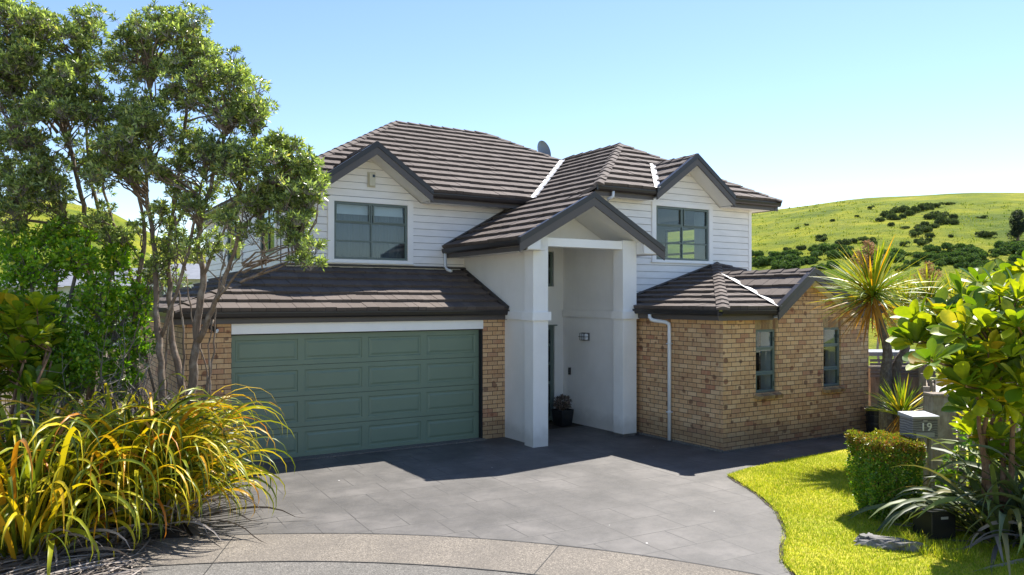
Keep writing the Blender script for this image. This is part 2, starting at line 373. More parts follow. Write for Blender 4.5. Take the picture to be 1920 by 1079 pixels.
def m_woodgrain():
    m,nt,b=newmat('grey_wood_grain');p=geo_pos(nt)
    w=N(nt,'ShaderNodeTexWave');w.wave_type='BANDS';w.bands_direction='Z';L(nt,p,w.inputs['Vector']);w.inputs['Scale'].default_value=9;w.inputs['Distortion'].default_value=5;w.inputs['Detail'].default_value=4
    c=ramp(nt,w.outputs['Fac'],[(0,(.10,.098,.10)),(.6,(.19,.185,.19)),(1,(.26,.25,.25))])
    L(nt,c,b.inputs['Base Color']);b.inputs['Roughness'].default_value=.7;bump(nt,w.outputs['Fac'],b,.3,.003);return m
M['greywood']=m_woodgrain()
M['zinc']=paint('zinc_lid',(.45,.45,.45),.35,.05,metal=.3)
M['numeral']=paint('brass_numeral',(.92,.92,.86),.35,.05,metal=.2)
M['rock']=m_bark('rock_surface',(.09,.085,.08),(.24,.23,.22),(.30,.29,.27),.7)
M['nwall']=paint('neighbour_wall',(.50,.48,.45),.7,.15)
M['nroof']=paint('neighbour_roof',(.20,.21,.235),.7,.15)
M['glassdark']=paint('dark_glass',(.03,.04,.05),.08)
# ================================================================= THE HOUSE
S=.559; SP=.552; SG=.718
HOUSE=empty('house',(0,0,0),0,'two-storey house of tan brick and white weatherboard with a green garage door','house')
def clip(poly,a,b,c):
    """keep points with a*x+b*y>=c"""
    out=[]
    for i in range(len(poly)):
        p,q=poly[i],poly[(i+1)%len(poly)]
        dp=a*p[0]+b*p[1]-c;dq=a*q[0]+b*q[1]-c
        if dp>=0: out.append(p)
        if dp*dq<0:
            t=dp/(dp-dq);out.append((p[0]+(q[0]-p[0])*t,p[1]+(q[1]-p[1])*t))
    return out
def area(p): return .5*abs(sum(p[i][0]*p[(i+1)%len(p)][1]-p[(i+1)%len(p)][0]*p[i][1] for i in range(len(p))))
def slope(mb,pieces,e0,up,z0,s,seed=0,inset=.05):
    """lay shakes in stepped courses on a plane. plan polygons, eave point, plan up direction"""
    rr=random.Random(seed);ux,uy=up;ax,ay=uy,-ux   # along axis
    k=1/math.sqrt(1+s*s);ch=.372*k
    n=Vector((-ux*s*k,-uy*s*k,k))
    P=[[((x-e0[0])*ax+(y-e0[1])*ay,(x-e0[0])*ux+(y-e0[1])*uy) for x,y in pc] for pc in pieces]
    umin=min(q[0] for p in P for q in p);umax=max(q[0] for p in P for q in p);vmax=max(q[1] for p in P for q in p)
    # under-sheet
    def w3(u,v,off): return (e0[0]+ax*u+ux*v+n.x*off, e0[1]+ay*u+uy*v+n.y*off, z0+s*v+n.z*off)
    for p in P:
        q=clip(p,0,1,inset)
        if len(q)>2 and area(q)>1e-4: mb.prism([w3(u,v,-.03) for u,v in q],Vector(n)*.025)
    row=0;v=inset
    while v<vmax:
        u=umin-rr.random()*.3
        while u<umax:
            wd=rr.choice((.17,.21,.25,.30));jit=rr.uniform(0,.016);oj=rr.uniform(-.004,.006);ts=rr.uniform(-.003,.003)
            cell=[(u+.003,v-jit),(u+wd-.003,v-jit+rr.uniform(-.006,.006)),(u+wd-.003,v+ch),(u+.003,v+ch)]
            for p in P:
                q=cell
                for i in range(len(p)):
                    a,b_=p[i],p[(i+1)%len(p)]
                    # orientation
                    ex,ey=b_[0]-a[0],b_[1]-a[1];nx,ny=-ey,ex
                    cx=sum(t[0] for t in p)/len(p);cy=sum(t[1] for t in p)/len(p)
                    if nx*(cx-a[0])+ny*(cy-a[1])<0:nx,ny=-nx,-ny
                    q=clip(q,nx,ny,nx*a[0]+ny*a[1])
                    if len(q)<3:break
                if len(q)<3 or area(q)<2e-4: continue
                top=[w3(a,b_,(.010+oj+.056*(1-max(0,min(1,(b_-v)/ch))))) for a,b_ in q];bot=[w3(a,b_,-.004) for a,b_ in q]
                m=len(q);mb.add(top+bot,[tuple(range(m))]+[(i,m+i,m+(i+1)%m,(i+1)%m) for i in range(m)])
            u+=wd
        v+=ch;row+=1
def zP(x): return 4.144+SP*(x-5.087)
def caps(mb,p0,p1,drop=.42,seed=1):
    mb_=mb;mb=MB()
    p0=Vector(p0);p1=Vector(p1);d=p1-p0;Lh=d.length;n=max(1,int(Lh/.36));d.normalize()
    side=d.cross(Vector((0,0,1))).normalized();up=side.cross(d).normalized()
    rr=random.Random(seed)
    for i in range(n):
        a=p0+d*(Lh*i/n);b_=p0+d*(Lh*(i+1)/n+.03)
        ha=.075+rr.uniform(-.004,.004);hb=.048;w=.125
        va=[a+side*w+up*(ha-.035-w*drop),a+side*w+up*(ha-w*drop),a+side*.02+up*ha,a-side*.02+up*ha,a-side*w+up*(ha-w*drop),a-side*w+up*(ha-.035-w*drop)]
        w2=w-.008
        vb=[b_+side*w2+up*(hb-.035-w2*drop),b_+side*w2+up*(hb-w2*drop),b_+side*.02+up*hb,b_-side*.02+up*hb,b_-side*w2+up*(hb-w2*drop),b_-side*w2+up*(hb-.035-w2*drop)]
        m=6;mb.add(va+vb,[(j,j+1,m+j+1,m+j) for j in range(5)]+[(5,4,3,2,1,0),tuple(range(6,12))])
    mb.build('ridge_cap',M['tile'],mb_)
def gutter(mb,mf,p0,p1,out,z,ret0=False,ret1=False):
    """gutter and fascia along a line in plan; z = top of gutter; p on its OUTER edge"""
    p0=Vector((*p0,z));p1=Vector((*p1,z));o=Vector((*out,0));e=p1-p0;dn=Vector((0,0,-1))
    i=-o
    mb.prism([p0,p0+i*.014,p0+i*.014+dn*.05,p0+i*.115+dn*.05,p0+i*.115+dn*.105,p0+i*.035+dn*.105,p0+i*.012+dn*.075,p0+dn*.02],e)
    mf.prism([p0+i*.115+dn*.02,p0+i*.142+dn*.02,p0+i*.142+dn*.205,p0+i*.115+dn*.205],e)
def barge(mb,mf,y,pl,pt,pr,thick=.035,depth_b=.13,outdir=-1,extr=0.0):
    """gable rakes in plane y; pl,pt,pr are (x,z) roof-surface points"""
    for a,b_ in ((pl,pt),):
        A=Vector((a[0],y,a[1]));B=Vector((b_[0],y,b_[1]));d=(B-A).normalized()
        nrm=Vector((-d.z,0,d.x)); 
        if nrm.z<0:nrm=-nrm
        up=Vector((0,0,1/nrm.z))
        A=A-d*extr
        # dark capping tile edge
        mb.prism([A+up*.062,B+up*.062,B-up*.040,A-up*.040],Vector((0,.11,0)))
        mf.prism([A-up*.042+Vector((0,.012,0)),B-up*.042+Vector((0,.012,0)),B-up*(.042+depth_b)+Vector((0,.012,0)),A-up*(.042+depth_b)+Vector((0,.012,0))],Vector((0,thick,0)))
def boards(mb,pieces,to3,zb=0,ex=.158):
    """lapped weatherboards. to3(s,z,d)"""
    zs=[q[1] for p in pieces for q in p];z=zb+math.floor((min(zs)-zb)/ex)*ex
    while z<max(zs):
        for p in pieces:
            q=clip(clip(p,0,1,z+.009),0,-1,-(z+ex))
            if len(q)<3 or area(q)<1e-5: continue
            def off(b_): return .006+.016*(1-(b_-z)/ex)
            top=[to3(a,b_,off(b_)) for a,b_ in q];bot=[to3(a,b_,-.012) for a,b_ in q];m=len(q)
            mb.add(top+bot,[tuple(range(m))]+[(i,m+i,m+(i+1)%m,(i+1)%m) for i in range(m)])
        z+=ex
def rect(a,b,c,d): return [(a,c),(b,c),(b,d),(a,d)]
def around(x0,x1,z0,z1,holes):
    """rectangle minus holes (non-overlapping in x) -> pieces"""
    out=[];x=x0
    for (a,b,c,d) in sorted(holes):
        if a>x: out.append(rect(x,a,z0,z1))
        if c>z0: out.append(rect(a,b,z0,c))
        if d<z1: out.append(rect(a,b,d,z1))
        x=b
    if x<x1: out.append(rect(x,x1,z0,z1))
    return out
# ---- key numbers
XB=5.686; YM=1.872; YU=-.425; YE=1.205; YW=-3.702
# ---- roofs
def roofpart(name,jobs,label=None):
    mb=MB()
    for j in jobs: slope(mb,*j)
    return mb.build(name,M['tile'],HOUSE)
# main upper roof
xa,zA=3.281,6.29; xl=xa-(zA-5.357)/SG; xr=xa+(zA-5.357)/SG; yb=1.294+(zA-5.357)/S
ZR=5.357+S*4.589
front=[(1.093,1.294),(7.28,1.294),(10.24,4.218),(8.577,5.883),(5.682,5.883)]
Lp=clip(front,-1,0,-xl);Rp=clip(front,1,0,xr);mid=clip(clip(front,1,0,xl),-1,0,-xr)
def above(poly,p,q):
    nx,ny=-(q[1]-p[1]),(q[0]-p[0])
    if ny<0:nx,ny=-nx,-ny
    return clip(poly,nx,ny,nx*p[0]+ny*p[1])
ML=above(clip(mid,-1,0,-xa),(xl,1.294),(xa,yb));MR=above(clip(mid,1,0,xa),(xr,1.294),(xa,yb))
roof1=roofpart('roof',[([Lp,Rp,ML,MR],(1.093,1.294),(0,1),5.357,S,1),
  ([[(1.093,1.294),(5.682,5.883),(1.093,10.47)]],(1.093,1.294),(1,0),5.357,S,2),
  ([[(1.093,10.47),(5.682,5.883),(8.577,5.883),(13.166,10.47)]],(1.093,10.47),(0,-1),5.357,S,3),
  ([[(8.577,5.883),(10.24,4.218),(13.166,4.218),(13.166,10.47)]],(13.166,5),(-1,0),5.357,S,4),
  ([[(xl,1.294),(xa,1.294),(xa,yb)]],(xl,1.294),(1,0),5.357,SG,5),
  ([[(xr,1.294),(xa,1.294),(xa,yb)]],(xr,1.294),(-1,0),5.357,SG,6)])
caps(roof1,(1.093,1.294,5.357),(5.682,5.883,ZR),seed=2);caps(roof1,(5.682,5.883,ZR),(8.577,5.883,ZR),seed=3)
caps(roof1,(10.22,4.24,7.0),(8.577,5.883,ZR),seed=4);caps(roof1,(1.093,10.47,5.357),(5.682,5.883,ZR),seed=5);caps(roof1,(13.166,10.47,5.357),(8.577,5.883,ZR),seed=6)
caps(roof1,(xa,1.30,zA),(xa,yb,zA),.6,seed=7)
# plane P, portico and right upper block roof
xg,zG=10.505,6.39; SU=.5776; gl=xg-(zG-5.481)/SG; gr=xg+(zG-5.481)/SG; gy=-.923+(zG-5.481)/SU
XU0=7.51;XU1=13.52;XMR=10.514;YH=1.951;ZH=zP(XMR)
tri=[(XU0,-.923),(XU1,-.923),(XMR,YH)]
tl=clip(tri,-1,0,-gl);tr=clip(tri,1,0,gr);tm=clip(clip(tri,1,0,gl),-1,0,-gr)
tml=above(clip(tm,-1,0,-xg),(gl,-.923),(xg,gy));tmr=above(clip(tm,1,0,xg),(gr,-.923),(xg,gy))
ZA=zP(6.869)
roof2=roofpart('roof',[([[(5.087,-1.62),(6.869,-1.62),(6.869,YM),(5.087,YM)],[(6.869,-.923),(XU0,-.923),(7.28,1.294),(7.2,YM),(6.869,YM)],[(XU0,-.923),(XMR,YH),(XMR,4.48),(7.28,1.294)]],(5.087,-1.62),(1,0),4.144,SP,7),
  ([[(6.869,-1.62),(8.767,-1.62),(8.767,YU),(6.869,YU)]],(8.767,-1.62),(-1,0),ZA-SP*(8.767-6.869),SP,8),
  ([tl,tr,tml,tmr],(XU0,-.923),(0,1),5.481,SU,9),
  ([[(XMR,YH),(XU1,-.923),(XU1,4.2),(XMR,4.48)]],(XU1,0),(-1,0),5.481,SP,10),
  ([[(gl,-.923),(xg,-.923),(xg,gy)]],(gl,-.923),(1,0),5.481,SG,11),
  ([[(gr,-.923),(xg,-.923),(xg,gy)]],(gr,-.923),(-1,0),5.481,SG,12)])
caps(roof2,(XU0,-.923,5.481),(XMR,YH,ZH),seed=8);caps(roof2,(XU1,-.923,5.481),(XMR,YH,ZH),seed=9);caps(roof2,(XMR,YH,ZH),(XMR,4.45,ZH),seed=10)
caps(roof2,(xg,-.91,zG),(xg,gy,zG),.6,seed=11);caps(roof2,(6.869,-1.60,ZA),(6.869,YU,ZA),.5,seed=12)
# garage roof
GZ=2.746;GS=(3.662-2.746)/(YM+.204)
roof3=roofpart('roof',[([[(-1.05,-.204),(XB,-.204),(XB,YM),(1.39,YM)]],(-1.05,-.204),(0,1),GZ,GS,13),
  ([[(-1.05,-.204),(1.39,YM),(1.39,6),(-1.05,6)]],(-1.05,0),(1,0),GZ,.916/2.44,14)])
caps(roof3,(-1.05,-.204,GZ),(1.37,YM-.02,3.66),.3,seed=13)
# wing roof
WZ=2.77;WX0,WX1,WY=8.111,13.288,-3.965;WA=(11.659,YU,3.845);WSF=(3.845-WZ)/(YU-WY);WSL=(3.845-WZ)/(WA[0]-WX0);WSR=(3.845-WZ)/(WX1-WA[0])
wx,wz=10.80,3.565;wl=wx-(wz-WZ)/.716;wr=12.45;wyb=WY+(wz-WZ)/WSF
tri=[(WX0,WY),(WX1,WY),(WA[0],WA[1])]
a1=clip(tri,-1,0,-wl);a2=clip(tri,1,0,wr);am=clip(clip(tri,1,0,wl),-1,0,-wr)
aml=above(clip(am,-1,0,-wx),(wl,WY),(wx,wyb));amr=above(clip(am,1,0,wx),(wr,WY),(wx,wyb))
roof4=roofpart('roof',[([a1,a2,aml,amr],(WX0,WY),(0,1),WZ,WSF,15),
  ([[(WX0,WY),(WA[0],YU),(WX0,YU)]],(WX0,WY),(1,0),WZ,WSL,16),
  ([[(WX1,WY),(WA[0],YU),(WX1,YU)]],(WX1,WY),(-1,0),WZ,WSR,17),
  ([[(wl,WY),(wx,WY),(wx,wyb)]],(wl,WY),(1,0),WZ,(wz-WZ)/(wx-wl),18),
  ([[(wr,WY),(wx,WY),(wx,wyb)]],(wr,WY),(-1,0),WZ,(wz-WZ)/(wr-wx),19)])
caps(roof4,(WX0,WY,WZ),(WA[0]-.05,WA[1]-.06,WA[2]),.25,seed=14);caps(roof4,(WX1,WY,WZ),(WA[0],WA[1]-.05,WA[2]),.3,seed=15);caps(roof4,(wx,WY+.02,wz),(wx,wyb,wz),.5,seed=16)
# flashings and valleys
def valley(parent,p0,p1,w=.10,lift=.055):
    mb=MB();p0,p1=Vector(p0),Vector(p1);d=(p1-p0).normalized();s_=d.cross(Vector((0,0,1))).normalized();up=s_.cross(d)
    mb.prism([p0+s_*w*.5+up*lift,p0+up*(lift-.012),p0-s_*w*.5+up*lift,p0-s_*w*.5+up*(lift-.01),p0+up*(lift-.022),p0+s_*w*.5+up*(lift-.01)],p1-p0)
    return mb.build('valley_flashing',M['valley'],parent)
valley(roof1,(7.28,1.294,5.357),(10.24,4.218,6.99),.15,.085)
valley(roof2,(gl,-.923,5.481),(xg-.03,gy-.03,zG-.02),.13,.085)
valley(roof1,(xr,1.294,5.357),(xa,yb,zA),.07,.05)
valley(roof2,(gr,-.923,5.481),(xg,gy,zG),.07,.05)
valley(roof4,(wl,WY,WZ),(wx-.02,wyb-.02,wz-.01),.12,.085)
# dark apron flashings where roofs meet walls
def apron(parent,p0,p1,out,h=.085):
    mb=MB();p0,p1=Vector(p0),Vector(p1);o=Vector((*out,0));z=Vector((0,0,1))
    mb.prism([p0+o*.022+z*.03,p0+o*.11+z*.035,p0+o*.11+z*.055,p0+o*.034+z*(h+.03),p0+o*.022+z*(h+.03)],p1-p0)
    return mb.build('apron_flashing',M['gutter'],parent)
apron(roof3,(1.39,YM,3.66),(XB,YM,3.66),(0,-1),.05)
apron(roof3,(XB,-.20,GZ),(XB,YM,3.66),(-1,0),.06)
apron(roof4,(WX0,YU,WZ),(WA[0],YU,3.845),(0,-1),.05)
apron(roof2,(5.15,YM,4.18),(7.2,YM,zP(7.2)),(0,-1),.05)
# gutters + fascia + soffits + barges
def eaves(parent,runs,z):
    for p0,p1,out in runs:
        g,f=MB(),MB();gutter(g,f,p0,p1,out,z);g.build('gutter',M['gutter'],parent);f.build('fascia',M['fascia'],parent)
eaves(roof1,[((xr+.02,1.294),(7.28,1.294),(0,-1)),((1.093,1.294),(xl-.02,1.294),(0,-1)),((1.093,1.408),(1.093,10.47),(-1,0))],5.357)
eaves(roof2,[((XU0,-.923),(gl-.02,-.923),(0,-1)),((gr+.02,-.923),(XU1,-.923),(0,-1)),((XU1,-.808),(XU1,4.2),(1,0))],5.481)
eaves(roof2,[((5.087,-1.56),(5.087,YM-.03),(-1,0))],4.144)
eaves(roof3,[((-1.05,-.204),(XB-.002,-.204),(0,-1)),((-1.05,-.09),(-1.05,6),(-1,0))],GZ)
eaves(roof4,[((WX0,WY),(wl-.02,WY),(0,-1)),((WX0,WY+.116),(WX0,YU),(-1,0)),((wr+.02,WY),(WX1,WY),(0,-1)),((WX1,WY+.116),(WX1,YU),(1,0))],WZ)
def gable_trim(parent,y,pl,pt,pr,db=.13,ex=0):
    for e in (pl,pr):
        g,f=MB(),MB();barge(g,f,y,e,pt,None,depth_b=db,extr=ex);g.build('rake_trim',M['gutter'],parent);f.build('barge_board',M['fascia'],parent)
gable_trim(roof1,1.27,(xl-.02,5.357),(xa,zA),(xr+.02,5.357))
gable_trim(roof2,-.95,(gl-.02,5.481),(xg,zG),(gr+.02,5.481))
gable_trim(roof2,-1.64,(5.087,4.144),(6.869,ZA),(8.767,zP(6.869)-SP*(8.767-6.869)),.15,.05)
gable_trim(roof4,WY-.03,(wl-.02,WZ),(wx,wz),(wr+.02,WZ))
# short barge at the left end of the upper block front eave (over plane P)
mb=MB();mb.obox((XU0-.02,-.86,5.43),(.02,0,0),(0,.07,0),(0,0,.06));mb.build('gutter_end',M['gutter'],roof2)
# soffits
class SF:
    def prism(s,p,e): m=MB();m.prism(p,e);m.build('soffit',M['soffit'],HOUSE)
sf=SF()
def quad(mb,a,b,c,d): mb.add([a,b,c,d],[(0,1,2,3)])
def slab(mb,pts,t=.012): mb.prism(pts,(0,0,t))
zs=5.357-.19
slab(sf,[(1.12,1.43,zs),(xl+.0,1.43,zs),(xl,YM+.02,zs),(1.12,YM+.02,zs)]);slab(sf,[(xr,1.43,zs),(7.4,1.43,zs),(7.4,YM+.02,zs),(xr,YM+.02,zs)])
slab(sf,[(1.23,YM+.02,zs),(1.40,YM+.02,zs),(1.40,10,zs),(1.23,10,zs)])
def raked(mb,y0,y1,pl,pt,pr,dz=.17):
    for a,b_ in ((pl,pt),(pr,pt)):
        A=(a[0],y0,a[1]-dz);B=(b_[0],y0,b_[1]-dz);Cc=(b_[0],y1,b_[1]-dz);D=(a[0],y1,a[1]-dz)
        mb.prism([A,B,Cc,D],(0,0,.012))
raked(sf,1.29,YM+.02,(xl,5.357),(xa,zA),(xr,5.357))
zs=5.481-.19
slab(sf,[(XU0+.15,-.79,zs),(gl,-.79,zs),(gl,YU+.02,zs),(XU0+.15,YU+.02,zs)]);slab(sf,[(gr,-.79,zs),(XU1-.14,-.79,zs),(XU1-.14,YU+.02,zs),(gr,YU+.02,zs)])
slab(sf,[(12.89,YU+.02,zs),(XU1-.14,YU+.02,zs),(XU1-.14,4.2,zs),(12.89,4.2,zs)])
raked(sf,-.93,YU+.02,(gl,5.481),(xg,zG),(gr,5.481))
zs=4.144-.19
slab(sf,[(5.23,-1.60,zs),(5.70,-1.60,zs),(5.70,YM-.02,zs),(5.23,YM-.02,zs)])
raked(sf,-1.62,YU-.005,(5.20,zP(5.20)),(6.869,ZA),(8.70,ZA-SP*(8.70-6.869)))
slab(sf,[(8.22,-1.59,zs+.0),(8.74,-1.59,zs),(8.74,YU-.03,zs),(8.22,YU-.03,zs)])
mb=MB();mb.prism([(8.212,-1.59,zs+.012),(8.212,-1.37,zs+.012),(8.212,-1.37,4.22),(8.212,-1.59,4.22)],(.012,0,0));mb.build('gable_return',M['soffit'],roof2)
mb=MB();mb.prism([(8.22,-1.615,zs+.012),(8.74,-1.615,zs+.012),(8.66,-1.615,4.04),(8.22,-1.615,4.28)],(0,.02,0));mb.build('gable_return',M['soffit'],roof2)
mb=MB();mb.prism([(5.23,-1.615,zs+.012),(5.53,-1.615,zs+.012),(5.53,-1.615,4.22),(5.23,-1.615,4.06)],(0,.02,0));mb.build('gable_return',M['soffit'],roof2)
slab(sf,[(5.6,YU+.005,4.30),(8.12,YU+.005,4.30),(8.12,YE+.02,4.30),(5.6,YE+.02,4.30)])
zs=WZ-.19
slab(sf,[(WX0+.14,WY+.14,zs),(wl,WY+.14,zs),(wl,YW+.02,zs),(WX0+.14,YW+.02,zs)]);slab(sf,[(WX0+.14,YW,zs+.002),(8.40,YW,zs+.002),(8.40,YU,zs+.002),(WX0+.14,YU,zs+.002)])
raked(sf,WY-.01,YW+.02,(wl,WZ),(wx,wz),(wr,WZ))
slab(sf,[(wr,WY+.14,zs),(WX1-.14,WY+.14,zs),(WX1-.14,YW+.02,zs),(wr,YW+.02,zs)])
slab(sf,[(-.92,-.065,GZ-.19),(XB,-.065,GZ-.19),(XB,.01,GZ-.19),(-.92,.01,GZ-.19)])
# ---- walls
bw=MB()
bw.box(-.8,0,0,.11,0,2.56);bw.build('brick_wall',M['brick'],HOUSE)
bw=MB();bw.box(5.137,XB,0,.11,0,2.56);bw.build('brick_wall',M['brick'],HOUSE)
bw=MB();bw.box(-.8,-.69,.112,6,0,2.56);bw.build('brick_wall',M['brick'],HOUSE)
mb=MB();mb.box(-.002,5.139,-.018,.10,2.352,2.60);hd=mb.build('garage_door_header',M['white'],HOUSE,bevel=.004)
mb=MB();mb.box(5.108,5.136,.004,.16,0,2.35);mb.box(-.012,0,.112,.16,0,2.35);mb.box(0,5.108,.112,.16,2.33,2.40);mb.build('door_jamb',M['dark'],HOUSE)
mb=MB();mb.box(-.02,5.15,-.13,.30,.002,.028);mb.build('door_sill',M['gutterconc'],HOUSE)
# wing brick with window holes
WZT=2.60
winsW=[(9.317,9.937,1.087,2.372),(11.444,12.047,1.087,2.372)]
ww=MB()
for p in around(8.387,13.036,0,WZT,winsW): ww.prism([(a,YW,z) for a,z in p],(0,.11,0))
ww.prism([(wl-.1,YW,WZT),(wr+.1,YW,WZT),(wx,YW,wz-.05)],(0,.11,0))
ww.build('brick_wall',M['brick'],HOUSE);ww=MB()
ww.box(8.387,8.497,YW+.112,YU,0,WZT);ww.build('brick_wall',M['brick'],HOUSE);ww=MB();ww.box(12.926,13.036,YW+.112,9.9,0,WZT)
ww.build('brick_wall',M['brick'],HOUSE)
mb=MB();mb.box(8.372,8.386,YW-.016,YU,-.02,.05);mb.box(8.372,13.05,YW-.014,YW-.001,-.02,.035);mb.build('brick_footing',M['gutterconc'],HOUSE)
# upper weatherboard walls
def wall_boards(pcs,to3,back):
    wbm=MB();boards(wbm,pcs,to3);o=wbm.build('weatherboard_wall',M['boards'],HOUSE)
    mb=MB()
    for p in pcs: mb.prism([to3(a,z,-.012) for a,z in p],back)
    mb.build('groove_shade_backing',M['groove_shade'],o)  # grey sheet stands in for the shadow in the gaps between boards
wL=(2.513-.14,4.226+.14,3.85-.06,5.096+.11)
zt=5.357-.18
pcs=around(1.39,7.2,3.60,zt,[wL]);pcs.append([(xl+.02,zt),(xr-.02,zt),(xa,zA-.17)])
wall_boards(pcs,lambda s_,z,d:(s_,YM-d,z),(0,.02,0))
wR=(9.618-.13,11.373+.13,3.93-.05,5.212+.09)
zt2=5.481-.18
pcs=around(8.1,12.896,2.7,zt2,[wR]);pcs.append([(gl+.02,zt2),(gr-.02,zt2),(xg,zG-.17)])
pcs.append([(6.95,4.9),(8.1,4.3),(8.1,zt2),(7.35,zt2),(6.95,5.08)])
wall_boards(pcs,lambda s_,z,d:(s_,YU-d,z),(0,.01,0))
wall_boards(around(YM,9.9,3.3,5.17,[(2.2,3.4,3.95,5.0),(5.3,6.8,3.95,5.0)]),lambda s_,z,d:(1.39-d,s_,z),(.02,0,0))
wall_boards(around(YU,9.9,2.7,5.3,[(1.44,2.71,3.95,5.0)]),lambda s_,z,d:(12.896+d,s_,z),(-.01,0,0))
wall_boards([rect(1.39,12.9,0,5.17)],lambda s_,z,d:(s_,9.9+d,z),(0,-.02,0))
mb=MB();mb.box(1.365,1.46,YM-.03,YM-.002,3.6,5.17);mb.box(1.362,1.388,YM-.03,YM+.07,3.6,5.17);mb.build('corner_board',M['white'],HOUSE)
mb=MB();mb.box(12.83,12.925,YU-.03,YU-.002,3.0,5.29);mb.box(12.9,12.925,YU,YU+.07,3.0,5.29);mb.build('corner_board',M['white'],HOUSE)
# inner linings so no light leaks
# ---- plaster portico
pl=MB()
pl.box(XB,XB+.18,-1.05,YM,0,4.28)                 # left side wall (garage side)
pl.build('plaster_wall',M['plaster'],HOUSE);pl=MB();pl.box(8.096,8.30,-1.05,YE+.2,0,4.30);pl.build('plaster_wall',M['plaster'],HOUSE);pl=MB()            # inner right wall
for p in around(XB+.18,8.096,0,4.30,[(6.92,7.84,0,2.34),(6.95,7.82,3.29,4.14)] if 0 else [(6.92,7.84,0,2.34)]):
    pass
for a,b_,c,d in ((XB+.18,6.92,0,4.30),(7.84,8.096,0,4.30),(6.92,7.84,2.34,3.29),(6.92,7.84,4.14,4.30),(6.92,6.95,3.29,4.14),(7.82,7.84,3.29,4.14)):
    pl.box(a,b_,YE,YE+.12,c,d)
pl.build('plaster_wall',M['plaster'],HOUSE)
def column(x0,x1,y0,y1,z1,base=0):
    mb=MB();mb.box(x0,x1,y0,y1,base,z1);return mb.build('column',M['plaster'],HOUSE,bevel=.006)
column(5.525,5.886,-1.36,-1.03,4.25);column(7.845,8.228,-1.36,-1.03,4.25,.06)
mb=MB();mb.box(7.86,8.21,-1.345,-1.04,0,.059);mb.build('column_base',M['gutterconc'],HOUSE)
mb=MB();mb.box(5.887,7.844,-1.34,-1.06,4.057,4.232);mb.build('beam',M['white'],HOUSE,bevel=.004)
bd=MB();z0,z1=2.55,2.722
for a in ((5.478,5.933,-1.407,-.99),(7.798,8.275,-1.407,-.99)): bd=MB();bd.box(*a,z0,z1);bd.build('plaster_band',M['plaster'],HOUSE,bevel=.004)
bd=MB();bd.box(XB-.045,XB-.001,-.989,-.02,z0+.002,z1-.002);bd.build('plaster_band',M['plaster'],HOUSE,bevel=.004);bd=MB();bd.box(8.05,8.095,-.989,YE-.03,z0+.002,z1-.002)
bd.build('plaster_band',M['plaster'],HOUSE,bevel=.004)
# gable infill behind the beam
mb=MB();mb.prism([(5.45,YU-.03,4.2),(8.3,YU-.03,4.2),(8.0,YU-.03,zP(6.869)-SP*(8.0-6.869)-.18),(6.869,YU-.03,ZA-.18),(5.55,YU-.03,zP(5.55)-.18)],(0,.028,0))
mb.build('gable_infill',M['plaster'],HOUSE)
